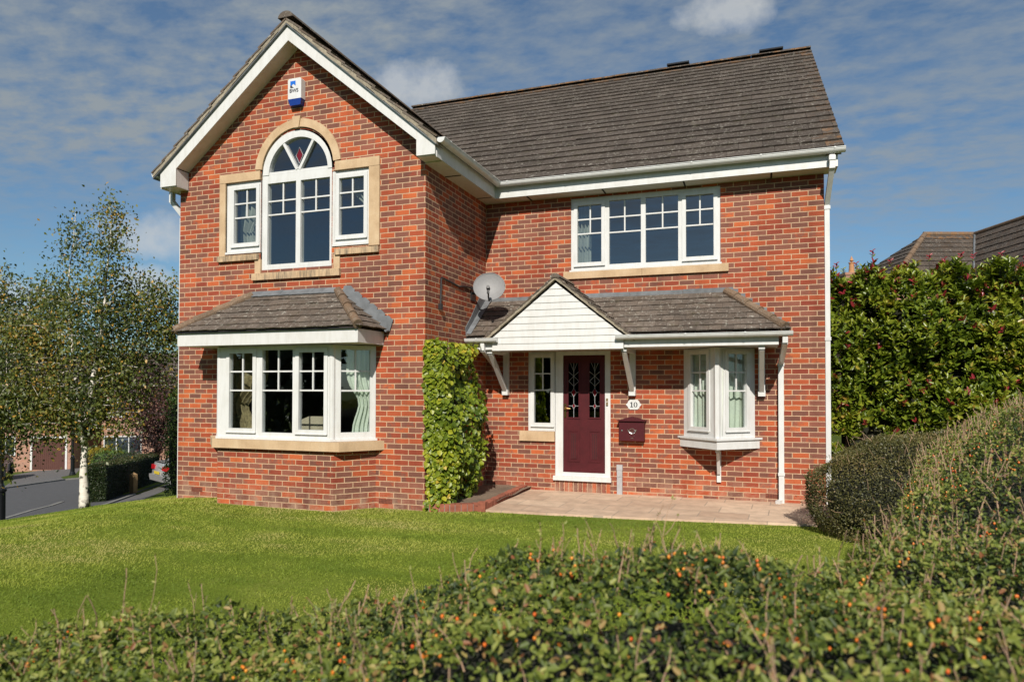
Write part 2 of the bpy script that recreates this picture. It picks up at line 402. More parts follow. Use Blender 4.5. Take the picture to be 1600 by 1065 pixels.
def strip(name, pts, w, h, m):
    mb = MB()
    for (xa, ya), (xb, yb) in zip(pts, pts[1:]):
        a = Vector((xa, ya, 0)); b_ = Vector((xb, yb, 0)); d = (b_-a).normalized(); n = Vector((-d.y, d.x, 0))*w/2
        lo = [(p.x, p.y, float(zroad(p.x, p.y))+.001) for p in (a-n, b_-n, b_+n, a+n)]; hi = [(x, y, z+h) for x, y, z in lo]
        mb.face(hi); 
        for i in range(4):
            j = (i+1) % 4; mb.face([lo[i], lo[j], hi[j], hi[i]])
    return tag(mb.build(name, m), kind='structure')
strip('kerb', [(-27.25, 12.9), (-27.8, 14.7), (-28.3, 16.72), (-27.4, 18.6), (-24.6, 22.1)], .16, .07, 'kerb')
strip('kerb', [(-15.0, 2.5), (-15.5, 4.93), (-16.7, 6.7), (-17.2, 7.66), (-17.9, 8.6)], .14, .02, 'kerb')
strip('kerb', [(-13.45, 4.9), (-14.1, 6.3), (-15.1, 8.0), (-16.6, 10.3)], .12, .05, 'kerb')

# ------------------------------------------------------------------ the house
house = thing('brick_house', (0, 0, 0), 'two-storey red brick house with white gable, arched window and dark tiled roof', 'house')
ZT = 4.73

# --- walls
class Wall:
    """front sheet of brick with holes, in columns; uv in metres along the face"""
    def __init__(s, mb, o, U, Nn, u0, u1, zb, top, holes, uoff=0., thick=.11):
        """top: function u -> z ; holes: list of (ua, ub, za, zb_func)"""
        o = Vector(o); U = Vector(U); Nn = Vector(Nn)
        cuts = {u0, u1}
        for h in holes:
            cuts.update((h[0], h[1]))
            if len(h) > 4: cuts.update(h[4])
        for c in getattr(top, 'cuts', []): cuts.add(c)
        cuts = sorted(c for c in cuts if u0-1e-6 <= c <= u1+1e-6)
        P = lambda u, z, n=0: o+U*u+Nn*n+Vector((0, 0, z))
        for a, b in zip(cuts, cuts[1:]):
            m_ = (a+b)/2; segs = []; cur = (zb, zb)
            hs = [h for h in holes if h[0] <= m_ <= h[1]]
            hs.sort(key=lambda h: h[2])
            for h in hs:
                segs.append((cur, (h[2], h[2]))); f = h[3]
                cur = (f(a), f(b)) if callable(f) else (f, f)
            segs.append((cur, (top(a), top(b))))
            for (l0, l1), (h0, h1) in segs:
                if h0-l0 < 1e-5 and h1-l1 < 1e-5: continue
                mb.face([P(a, l0), P(b, l1), P(b, h1), P(a, h0)], 0, [(a+uoff, l0), (b+uoff, l1), (b+uoff, h1), (a+uoff, h0)])
        for h in holes:                      # reveals
            if callable(h[3]): continue
            a, b, c, d = h[:4]
            for p, q in (((a, c), (a, d)), ((a, d), (b, d)), ((b, d), (b, c)), ((b, c), (a, c))):
                mb.face([P(*p), P(*q), P(*q, -thick), P(*p, -thick)], 0, [(0, p[1]), (0, q[1]), (thick, q[1]), (thick, p[1])] if p[0] == q[0] else [(p[0], 0), (q[0], 0), (q[0], thick), (p[0], thick)])
wl = MB()
AX, AZ = -2.12, 4.83         # centre of the arched light
AR = .62
apexX = -2.08
def gtop(u): return 6.83-.80*abs(u-apexX)
gtop.cuts = [apexX]
arch_us = [AX+AR*math.cos(t) for t in np.linspace(0, math.pi, 25)]
archtop = lambda u: AZ+math.sqrt(max(0, AR*AR-(u-AX)**2))
Wall(wl, (0, 0, 0), (1, 0, 0), (0, -1, 0), XL, 0, -.5, gtop,
     [(-3.385, -2.745, 3.70, 4.78), (AX-AR, AX+AR, 3.42, archtop, arch_us), (-1.495, -.875, 3.70, 4.78), (-3.45, -.82, .86, 2.26)], .02)
flat = lambda u: ZT
Wall(wl, (0, D, 0), (1, 0, 0), (0, -1, 0), 0, XE, -.3, flat,
     [(1.457, 3.75, 3.515, 4.69), (.742, 1.196, .975, 2.255), (1.196, 2.094, .235, 2.255), (3.25, 4.19, 1.0, 2.25)], .11)
Wall(wl, (0, 0, 0), (0, 1, 0), (1, 0, 0), 0, D, -.3, flat, [], .03)
ry = lambda u: ZT+max(0, min(u-1.95, 14.05-u))*.685 if u > D else ZT
ry.cuts = [8.0]
Wall(wl, (XE, 0, 0), (0, 1, 0), (1, 0, 0), D, 14.0, -.3, ry, [], .05)
Wall(wl, (XL, 0, 0), (0, 1, 0), (-1, 0, 0), 0, 14.0, -1.9, ry, [], .05)
Wall(wl, (0, 14.0, 0), (1, 0, 0), (0, 1, 0), XL, XE, -1.9, flat, [], .05)
wall = wl.build('wall', 'brick', house)
# soldier course under the door
mb = MB()
for i in range(12):
    x = 1.193+i*.0755; mb.box(x, x+.066, D-.006, D+.05, .015, .2, 0, random.random())
ob = mb.build('door_step', 'brick_up', house)
# rooms behind the windows
def room(x0, x1, y0, y1, z0, z1):
    mb = MB(); P = [(x0, y0), (x1, y0), (x1, y1), (x0, y1)]
    mb.face([(x, y, z0) for x, y in P], 1); mb.face([(x, y, z1) for x, y in P[::-1]], 0)
    for a, b in ((1, 2), (2, 3), (3, 0)):
        mb.face([(*P[a], z0), (*P[b], z0), (*P[b], z1), (*P[a], z1)], 0)
    return mb.build('interior', ['interior', 'carpet'], house)
room(XL+.05, -.05, .13, 5.2, -.05, 2.36); room(-3.46, -.84, .13, 4.2, 2.6, 5.62)
room(.05, XE-.05, D+.13, 7, -.02, 2.36); room(.05, XE-.05, D+.13, 7, 2.6, 4.85)
# air bricks
def airbrick(o, U, Nn, u, z):
    mb = MB(); mb.obox(o, U, Nn, u-.107, u+.107, -.02, .003, z-.034, z+.034, 0)
    for i in range(9):
        for j in range(3):
            uu = u-.088+i*.022; zz = z-.02+j*.02
            mb.obox(o, U, Nn, uu-.006, uu+.006, .0, .0045, zz-.005, zz+.005, 1)
    return mb.build('air_brick', [M_AIR, 'slot'], house)
M_AIR = simple('terracotta_air_brick', (.20, .055, .03), .9, 40, .25)
airbrick((0, 0, 0), (1, 0, 0), (0, -1, 0), -3.90, .10); airbrick((0, 0, 0), (1, 0, 0), (0, -1, 0), -.60, .10)
airbrick((0, D, 0), (1, 0, 0), (0, -1, 0), .26, .115); airbrick((0, D, 0), (1, 0, 0), (0, -1, 0), 2.60, .115); airbrick((0, D, 0), (1, 0, 0), (0, -1, 0), 4.47, .115)

# --- windows
def win(name, o, U, Nn, rect, lights, bars, parent=house, proud=0.0, depth=.07, extra=None, label=None, pane_name='pane'):
    """rect (u0,u1,z0,z1); lights: list of (u0,u1,z0,z1,opening?) of the glass; bars: per light (uv, [z1,z2])"""
    u0, u1, z0, z1 = rect; fr = MB()
    us = [u0, u1]; zs = [z0, z1]; holes = []
    for a, b, c, d, op in lights:
        e = .052 if op else .0
        holes.append((a-e, b+e, c-e, d+e)); us += [a-e, b+e]; zs += [c-e, d+e]
    inside = lambda u, z: any(a < u < b and c < z < d for a, b, c, d in holes)
    fr.plate(o, U, Nn, us, zs, lambda u, z: not inside(u, z), proud-depth, proud)
    f = fr.build(name, 'pvc', parent)
    if label: f['label'] = label
    for k, (a, b, c, d, op) in enumerate(lights):
        if op:
            s = MB(); e = .057
            s.plate(o, U, Nn, [a-e, a, b, b+e], [c-e, c, d, d+e], lambda u, z: not (a < u < b and c < z < d), proud-depth+.012, proud+.016)
            s.obox(o, U, Nn, a-e, b+e, proud+.016, proud+.03, c-e-.008, c-e+.008, 0)
            s.build('sash', 'pvc', f)
        g = MB(); n = proud-.028
        O = Vector(o); UU = Vector(U); NN = Vector(Nn)
        g.face([O+UU*p+NN*n+Vector((0, 0, q)) for p, q in ((a-.01, c-.01), (b+.01, c-.01), (b+.01, d+.01), (a-.01, d+.01))])
        g.build(pane_name, 'glass', f)
        if bars and bars[k]:
            ub, zb = bars[k]; q = MB(); h = .0105
            for z in zb: q.obox(o, U, Nn, a, b, n+.001, n+.016, z-h, z+h)
            zz = [d]+sorted(zb, reverse=True)
            for t, bt in zip(zz, zz[1:]): q.obox(o, U, Nn, ub-h, ub+h, n+.001, n+.016, bt+h, t-(h if t != d else 0))
            q.build('glazing_bar', 'pvc', f)
    return f
FX, FN = (1, 0, 0), (0, -1, 0)
# first-floor window of the recessed wing
w = win('window', (0, D+.02, 0), FX, FN, (1.457, 3.75, 3.517, 4.69),
    [(1.562, 1.95, 3.662, 4.575, True), (2.072, 2.568, 3.612, 4.615, False), (2.64, 3.133, 3.606, 4.615, False), (3.248, 3.652, 3.652, 4.584, True)],
    [(1.765, [4.352, 4.123]), (2.315, [4.353, 4.113]), (2.898, [4.362, 4.123]), (3.453, [4.362, 4.13])], label='wide white four-light window under the right-hand eaves')
mb = MB(); mb.box(1.345, 2.59, D-.045, D+.05, 3.402, 3.514); mb.box(2.594, 3.865, D-.045, D+.05, 3.402, 3.514); mb.build('sill', 'stone', w)
mb = MB(); mb.box(1.44, 3.767, D-.03, D+.0, 3.517, 3.542); mb.build('cill', 'pvc', w)
# side light by the door
w = win('window', (0, D+.015, 0), FX, FN, (.742, 1.196, .977, 2.255), [(.841, 1.12, 1.108, 2.162, True)], [(.98, [1.902, 1.635])], label='narrow white side light beside the front door')
mb = MB(); mb.box(.606, 1.194, D-.045, D+.05, .816, .974); mb.build('sill', 'stone', w)
# arched window of the gable, with its side lights
o = (0, .03, 0)
w = MB(); us = [-2.722, -2.633, -2.125, -2.048, -1.545, -1.518]
us = [-2.722, -2.628, -2.123, -2.043, -1.54, -1.455]; zs = [3.417, 3.497, 4.71, 4.835]
w.plate(o, FX, FN, us, zs, lambda u, z: not ((-2.628 < u < -2.123 or -2.043 < u < -1.54) and 3.497 < z < 4.71), -.07, 0.02)
def arc_band(mb, cx, cz, r0, r1, a0, a1, n, y0, y1, mi=0):
    for i in range(n):
        t0 = a0+(a1-a0)*i/n; t1 = a0+(a1-a0)*(i+1)/n
        q = [(cx+r*math.cos(t), cz+r*math.sin(t)) for r, t in ((r0, t0), (r1, t0), (r1, t1), (r0, t1))]
        A = [(x, y0, z) for x, z in q]; B = [(x, y1, z) for x, z in q]
        mb.face(A[::-1], mi); mb.face(B, mi)
        for k in ((1, 2), (3, 0)) + (((0, 1),) if i == 0 else ()) + (((2, 3),) if i == n-1 else ()):
            mb.face([A[k[0]], A[k[1]], B[k[1]], B[k[0]]], mi)
AXc = -2.088
arc_band(w, AXc, 4.835, .515, .625, 0, math.pi, 28, .0, .10)
w.box(AXc-.515, AXc+.515, .012, .09, 4.837, 4.875)
for sgn in (-1, 1):
    a = Vector((AXc+sgn*.02, 0, 4.875)); b = Vector((AXc+sgn*.265, 0, 4.835+.46)); d = (b-a).normalized(); n_ = Vector((d.z, 0, -d.x))*.02
    w.prism([(a-n_)+Vector((0, .005, 0)), (a+n_)+Vector((0, .005, 0)), (b+n_)+Vector((0, .005, 0)), (b-n_)+Vector((0, .005, 0))], (0, .05, 0))
arch = w.build('window', 'pvc', house); arch['label'] = 'tall arched window in the front gable with fan light'
for a, b in ((-2.628, -2.123), (-2.043, -1.54)):
    g = MB(); g.face([(a-.01, .05, 3.48), (b+.01, .05, 3.48), (b+.01, .05, 4.72), (a-.01, .05, 4.72)]); g.build('pane', 'glass', arch)
    q = MB(); ub = {-2.628: -2.366}.get(a, -1.792)
    for z in (4.446, 4.243): q.box(a, b, .032, .047, z-.0105, z+.0105)
    q.box(ub-.0105, ub+.0105, .032, .047, 4.2535, 4.4355); q.box(ub-.0105, ub+.0105, .032, .047, 4.4565, 4.71)
    q.build('glazing_bar', 'pvc', arch)
g = MB(); g.face([(AXc+.52*math.cos(t), .05, 4.86+.495*math.sin(t)) for t in np.linspace(0, math.pi, 25)][::1]); g.build('pane', 'glass', arch)
g = MB(); dc = (-2.092, 5.09)
g.prism([(dc[0], .043, dc[1]-.10), (dc[0]+.05, .043, dc[1]), (dc[0], .043, dc[1]+.10), (dc[0]-.05, .043, dc[1])], (0, .004, 0)); g.build('red_diamond', 'redglass', arch)
g = MB()
dp = [(dc[0], dc[1]-.12), (dc[0]+.062, dc[1]), (dc[0], dc[1]+.12), (dc[0]-.062, dc[1])]
g.tube([(x, .045, z) for x, z in dp+dp[:1]], .005, 5); g.build('lead_line', 'came', arch)
for (a, b), (p, q, z0_, z1_), ub in (((-3.385, -2.742), (-3.245, -2.833, 3.855, 4.671), -3.025), ((-1.475, -.877), (-1.383, -.975, 3.848, 4.668), -1.175)):
    w = win('window', (0, .03, 0), FX, FN, (a, b, 3.722, 4.778), [(p, q, z0_, z1_, True)], [(ub, [4.46, 4.245])], proud=.012)
    w['label'] = 'white side light left of the arched window' if a < -2 else 'white side light right of the arched window'
# stone dressings
st = MB(); Y0, Y1 = -.028, .06
arc_band(st, AXc, 4.86, .628, .748, .10, math.pi/2-.07, 14, Y0, Y1); arc_band(st, AXc, 4.86, .628, .748, math.pi/2+.07, math.pi-.10, 14, Y0, Y1)
st.prism([(AXc-.042, Y0-.02, 5.475), (AXc+.042, Y0-.02, 5.475), (AXc+.072, Y0-.02, 5.64), (AXc-.072, Y0-.02, 5.64)], (0, .08, 0))
for s_, (xo, xi, xc) in ((-1, (-3.495, -3.385, -2.72)), (1, (-.708, -.877, -1.46))):
    lo, hi = sorted((xo, xc+(-.02 if s_ > 0 else .02)))
    lo, hi = sorted((xo, AXc+s_*.655)); st.box(lo, hi, Y0, Y1, 4.782, 4.912)
    lo, hi = sorted((xo, xi)); st.box(lo, hi, Y0+.004, Y1, 3.664, 4.779)
    lo, hi = sorted((AXc+s_*.655, AXc+s_*.772)); st.box(lo, hi, Y0, Y1, 4.79, 4.95) if False else None
st.build('stone_surround', 'stone', wall)
for lo, hi in ((-2.83, -2.724), (-1.452, -1.35)): st = MB(); st.box(lo, hi, Y0+.006, Y1, 3.37, 3.58); st.build('stone_block', 'stone', wall)
for lo, hi, z0_, z1_ in ((-3.515, -2.76, 3.578, 3.662), (-1.42, -.715, 3.562, 3.646), (-2.866, -1.338, 3.268, 3.366)):
    st = MB(); st.box(lo, hi, -.05, .05, z0_, z1_); st.build('stone_sill', 'stone_stained', wall)
for lo, hi in ((-3.40, -2.735), (-1.48, -.865)): mb = MB(); mb.box(lo, hi, -.02, .025, 3.69, 3.722); mb.build('cill', 'pvc', arch)

# --- ground-floor bay
bay = MB(); bz0, bz1 = -.25, .815
plan = [(-3.512, 0), (-3.098, -.45), (-1.146, -.45), (-.757, 0)]
uu = 0.035
for (xa, ya), (xb, yb) in zip(plan, plan[1:]):
    ln = math.hypot(xb-xa, yb-ya)
    bay.face([(xa, ya, bz0), (xb, yb, bz0), (xb, yb, bz1), (xa, ya, bz1)], 0, [(uu, bz0), (uu+ln, bz0), (uu+ln, bz1), (uu, bz1)]); uu += ln+.03
bay.face([(x, y, bz1) for x, y in plan]); bb = bay.build('bay_base', 'brick', house)
mb = MB()                 # open perpend slot and weep holes are surface detail of the bay base
plan2 = [(-3.67, .02), (-3.125, -.53), (-1.005, -.53), (-.61, .02)]
mb.prism([(x, y, .81) for x, y in plan2], (0, 0, .125)); mb.build('stone_sill', 'stone', bb)
fw = win('bay_window', (0, -.43, 0), FX, FN, (-3.11, -1.205, .95, 2.25),
    [(-2.907, -2.497, 1.087, 2.158, True), (-2.341, -1.827, 1.037, 2.197, False), (-1.716, -1.308, 1.088, 2.156, True)],
    [(-2.692, [1.897, 1.627]), (-2.076, [1.896, 1.628]), (-1.503, [1.895, 1.63])], proud=0., label='three-light front window of the ground-floor bay')
for (xa, ya), (xb, yb), lab in (((-1.205, -.43), (-.757, .0), 'angled right-hand light of the ground-floor bay'), ((-3.512, .0), (-3.11, -.43), 'angled left-hand light of the ground-floor bay')):
    U = Vector((xb-xa, yb-ya, 0)); ln = U.length; U.normalize(); Nn = Vector((U.y, -U.x, 0))
    s_ = win('bay_window', (xa, ya, 0), U, Nn, (.02, ln-.005, .95, 2.25), [(.135, ln-.085, 1.055, 2.19, False)], [((ln+.05)/2, [1.897, 1.627])], label=lab)
mb = MB()
for x, y in ((-1.205, -.43), (-3.11, -.43)):
    mb = MB(); mb.tube([(x, y+.035, .95), (x, y+.035, 2.25)], .045, 12); mb.build('corner_post', 'pvc', fw)
mb = MB(); q = [(-3.535, 0), (-3.125, -.465), (-1.19, -.465), (-.735, 0)]; mb.prism([(x, y, .937) for x, y in q], (0, 0, .03)); mb.build('cill', 'pvc', fw)

# --- entrance door
dr = MB(); o = (0, D+.012, 0)
dr.plate(o, FX, FN, [1.198, 1.324, 2.005, 2.094], [.275, .332, 2.192, 2.255], lambda u, z: not (1.324 < u < 2.005 and .332 < z < 2.192), -.07, 0)
dr.box(1.177, 2.111, D-.055, D+.03, .205, .275)
door = dr.build('front_door', 'pvc', house); door['label'] = 'burgundy front door with two leaded glass panels in a white frame'
lf = MB(); LY = D+.03
gl = [(1.410, 1.578, 1.205, 2.068), (1.752, 1.920, 1.207, 2.066)]
us = [1.326, 2.003]+[v for g in gl for v in g[:2]]; zs = [.334, 2.19]+[v for g in gl for v in g[2:]]
lf.plate((0, LY, 0), FX, FN, us, zs, lambda u, z: not any(a < u < b and c < z < d for a, b, c, d in gl), -.05, 0)
for a, b, c, d in gl:     # raised glazing beads
    for x0, x1, z0_, z1_ in ((a-.022, a, c-.022, d+.022), (b, b+.022, c-.022, d+.022), (a, b, c-.022, c), (a, b, d, d+.022)):
        lf.box(x0, x1, LY-.012, LY-.0005, z0_, z1_)
for a, b in ((1.395, 1.595), (1.735, 1.935)):    # lower raised panels
    z0_, z1_ = .50, 1.0
    for x0, x1, p, q in ((a, b, z1_-.02, z1_), (a, b, z0_, z0_+.02), (a, a+.02, z0_+.02, z1_-.02), (b-.02, b, z0_+.02, z1_-.02)):
        lf.box(x0, x1, LY-.009, LY-.0005, p, q)
    lf.box(a+.045, b-.045, LY-.008, LY-.0005, z0_+.045, z1_-.045)
    for k in range(1, 4):
        x = a+.045+(b-a-.09)*k/4; lf.box(x-.003, x+.003, LY-.0095, LY-.0075, z0_+.05, z1_-.05, 1)
leaf = lf.build('door_leaf', ['door', 'slot'], door)
M['leaded'] = glass_mat('textured_door_glass', 1.6, (.05, .09, .08))
for a, b, c, d in gl:
    g = MB(); g.face([(a, LY+.012, c), (b, LY+.012, c), (b, LY+.012, d), (a, LY+.012, d)]); g.build('door_glass', 'leaded', door)
    g = MB(); cx = (a+b)/2; y = LY+.008; r_ = .0038
    nodes = [(1.385, .045), (1.60, .07)]
    T = lambda pts: g.tube([(x, y, z) for x, z in pts], r_, 5)
    T([(cx, c), (cx, nodes[0][0]-nodes[0][1])]); T([(cx, nodes[0][0]+nodes[0][1]), (cx, nodes[1][0]-nodes[1][1])]); T([(cx, nodes[1][0]+nodes[1][1]), (cx, d)])
    for zc, h in nodes:
        T([(cx, zc-h), (cx+h*.6, zc), (cx, zc+h), (cx-h*.6, zc), (cx, zc-h)]); T([(a, zc), (cx-h*.6, zc)]); T([(cx+h*.6, zc), (b, zc)])
    T([(a, 1.78), (cx, 1.70), (b, 1.78)]); T([(a, 1.78), (cx, 1.86), (b, 1.78)]); T([(a+.03, d), (cx, 1.93), (b-.03, d)]); T([(a, 1.93), (cx, 1.86), (b, 1.93)])
    g.build('lead_line', 'came', door)
    for zc, h in nodes:
        g = MB(); g.prism([(cx, y-.001, zc-h*.8), (cx+h*.48, y-.001, zc), (cx, y-.001, zc+h*.8), (cx-h*.48, y-.001, zc)], (0, .004, 0)); g.build('red_diamond', 'redglass', door)
g = MB(); g.box(1.344, 1.376, LY-.012, LY+.0, 1.20, 1.42)
g.lathe((1.36, LY-.012, 1.345), [(.018, 0), (.018, .03), (.012, .04), (.012, .05)], 10, axis=(0, -1, 0))
g.tube([(1.36, LY-.058, 1.345), (1.40, LY-.062, 1.347), (1.455, LY-.058, 1.342)], [.011, .01, .008], 8); g.build('handle', 'brass', door)

# --- eaves: fascia, soffit, bargeboards
FY = D-.28; FXR = .27
mb = MB(); mb.box(FXR, 5.30, FY, FY+.02, 4.73, 4.935); mb.build('fascia', 'pvc', house)
mb = MB(); mb.box(FXR-.02, FXR, -.215, FY+.02, 4.73, 4.935); mb.build('fascia', 'pvc', house)
mb = MB(); mb.box(0.001, XE, FY+.02, D-.001, 4.728, 4.745); mb.box(.001, FXR-.02, -.02, FY+.0195, 4.728, 4.745)
mb.box(XE+.0015, 5.30, FY+.02, FY+.35, 4.728, 4.745)
for x in (.8, 2.02, 3.24, 4.46): mb.box(x-.012, x+.012, FY+.021, D-.002, 4.722, 4.7275, 1)
mb.box(.001, FXR-.021, .62-.012, .62+.012, 4.722, 4.7275, 1); mb.box(.001, FXR-.021, 1.83, 1.85, 4.722, 4.7275, 1)
mb.build('soffit', ['soffit', 'slot'], house)
mb = MB(); mb.box(5.30, 5.318, FY, FY+.35, 4.728, 4.95); mb.build('fascia', 'pvc', house)
# bargeboards
BY = -.26
mb = MB()
for s_ in (-1, 1):
    xe = -4.425 if s_ < 0 else .263; xi = -4.117 if s_ < 0 else -.008
    ax = -2.075
    zt = lambda x: 6.872-(.803 if x < ax else .826)*abs(x-ax)
    zbm = lambda x: 6.655-(.803 if x < ax else .815)*abs(x-ax)
    mb.prism([(ax, BY, zt(ax)), (xe, BY, zt(xe)), (xe, BY, 4.757), (xi, BY, 4.757), (xi, BY, zbm(xi)), (ax, BY, zbm(ax))][::s_], (0, .025, 0))
    mb.prism([(xi, BY+.025, 4.757), (xi, BY+.025, zbm(xi)), (xi+(-.02 if s_ > 0 else -.02), BY+.025, zbm(xi)), (xi-.02, BY+.025, 4.757)], (0, .225, 0)) if s_ < 0 else None
    lo, hi = sorted((xe, xi)); mb.box(lo+.001, hi-.001, BY+.025, -.001, 4.745, 4.757)
    mb.box(xe-.0 if s_ < 0 else xe-.02, xe+.02 if s_ < 0 else xe, BY+.025, 2.0 if s_ > 0 else 10, 4.757, zt(xe)-.005) if s_ < 0 else None
    x_ = xi-s_*.0; mb.box(xi-.003, xi+.003, BY-.002, BY, 4.76, zt(xi)-.01, 1)
bg = mb.build('bargeboard', ['clad', 'soffit'], house)
mb = MB()
for s_ in (-1, 1):
    ax = -2.075; xi = -4.115 if s_ < 0 else -.01
    zs_ = lambda x: 6.668-(.803 if x < ax else .815)*abs(x-ax)
    P = [(ax, zs_(ax)), (xi, zs_(xi))]
    mb.prism([(P[0][0], BY+.026, P[0][1]), (P[1][0], BY+.026, P[1][1]), (P[1][0], BY+.026, P[1][1]+.015), (P[0][0], BY+.026, P[0][1]+.015)], (0, .233, 0))
mb.build('soffit', 'soffit', house)
mb = MB(); mb.box(-4.425, XL-.001, 0.0, 10, 4.745, 4.757); mb.box(-4.445, -4.425, BY+.03, 10, 4.74, 4.96); mb.build('fascia', 'pvc', house)

# --- roof tiling
def tiles(mb, P, E, S, Nn, gauge, tw, L_, bounds, thick=.022, edgef=None, gap=.004, jit=.006, seed=1, skip=None):
    """P eave origin, E along the eave, S up the slope, Nn normal; bounds(d)->(e0,e1)"""
    rg = random.Random(seed); P = Vector(P); E = Vector(E).normalized(); S = Vector(S).normalized(); Nn = Vector(Nn).normalized()
    n = max(1, int(round(L_/gauge))); g = L_/n
    for r_ in range(n):
        d0 = r_*g-.03 if r_ else 0.; d1 = min(L_, (r_+1)*g+.02)
        a0, b0 = bounds(d0); a1, b1 = bounds(d1)
        lo, hi = min(a0, a1), max(b0, b1); off = (r_ % 2)*.5*tw; k0 = math.floor((lo-off)/tw)-1
        sag = rg.uniform(-.003, .003)
        k = k0
        while True:
            x0 = k*tw+off; x1 = x0+tw-gap; k += 1
            if x0 > hi: break
            if x1 < lo: continue
            p = [max(x0, a0), min(x1, b0), min(x1, b1), max(x0, a1)]
            if p[1]-p[0] < .004 and p[2]-p[3] < .004: continue
            if p[1] < p[0]: p[0] = p[1] = (p[0]+p[1])/2
            if p[2] < p[3]: p[2] = p[3] = (p[2]+p[3])/2
            if skip and skip((p[0]+p[1])/2, (d0+d1)/2): continue
            j0 = rg.uniform(-jit, jit); lift = thick*1.55+rg.uniform(-.003, .004)+sag; l1 = thick*.45
            tip = rg.uniform(-.003, .003)
            Q = [P+E*p[0]+S*(d0+j0)+Nn*(lift+tip), P+E*p[1]+S*(d0+j0)+Nn*(lift-tip), P+E*p[2]+S*d1+Nn*l1, P+E*p[3]+S*d1+Nn*l1]
            B = [q-Nn*thick for q in Q]; B[0] = B[0]+S*(thick*.15); B[1] = B[1]+S*(thick*.15); rv = rg.random(); ev = edgef(((p[0]+p[1])/2), (d0+d1)/2) if edgef else 0.
            mb.face(Q, 0, None, rv, ev); mb.face([B[0], B[1], Q[1], Q[0]], 0, None, rv*.6, ev); mb.face([B[1], B[2], Q[2], Q[1]], 0, None, rv, ev); mb.face([B[3], B[0], Q[0], Q[3]], 0, None, rv, ev)  # nose face tone lowered: underside shade put into the colour
# main roof, front slope
EY, EZ, RY, RZ = 1.90, 4.965, 8.0, 9.13
sv = Vector((0, RY-EY, RZ-EZ)); Ls = sv.length; sv.normalize(); nv = Vector((0, -sv.z, sv.y))
X0, X1 = -4.40, 5.392
mb = MB()
def ef(e, d):
    a = max(0, 1-(Ls-d)/.45); b = max(0, 1-(X1-X0-e)/.30)*(.75 if d < .9 or d > Ls-.8 else .28); return min(1, max(a, b))
tiles(mb, (X0, EY, EZ), (1, 0, 0), sv, nv, .335, .33, Ls, lambda d: (0, X1-X0), .024, ef, seed=3, jit=.012)
# solid deck beneath and the rear slope
mb.face([(X0, EY+.03, EZ-.02), (X1-.02, EY+.03, EZ-.02), (X1-.02, RY, RZ-.02), (X0, RY, RZ-.02)]); mb.face([(X0, RY, RZ), (X1, RY, RZ), (X1, 2*RY-EY, EZ), (X0, 2*RY-EY, EZ)])
roof = mb.build('roof', 'tile', house, attrs=True)
mb = MB(); x = X0
i = 0
while x < X1-.01:
    x2 = min(x+.45, X1); rr = .125; j = random.uniform(-.006, .006)
    pts = [(rr*math.sin(t), rr*.62*math.cos(t)) for t in np.linspace(-1.5, 1.5, 9)]
    A = [(x, RY+p, RZ+q+.0+j) for p, q in pts]; B = [(x2-.006, RY+p, RZ+q+.0+j) for p, q in pts]; rv = random.random()
    for a, b, c, d in zip(A, A[1:], B[1:], B): mb.face([a, d, c, b], 0, None, rv, .75)
    mb.face(A, 0, None, rv, .3); mb.face(B[::-1], 0, None, rv, .3); x += .45
mb.build('ridge', 'tile', roof, attrs=True)
for cx in (2.54, 4.57):
    mb = MB()
    mb.prism([(cx-.25, RY-.16, RZ+.07), (cx-.25, RY+.16, RZ+.07), (cx-.25, RY+.13, RZ+.115), (cx-.25, RY-.13, RZ+.115)], (.5, 0, 0)); mb.build('ridge_vent', 'dark', roof)
mb = MB()    # verge undercloak at the right-hand gable end
a = Vector((X1-.03, EY+.05, EZ-.03)); b_ = Vector((X1-.03, RY, RZ-.03))
mb.prism([a, b_, b_-Vector((0, 0, .05)), a-Vector((0, 0, .05))], (-.2, 0, 0)); mb.build('verge', 'mortar', roof)
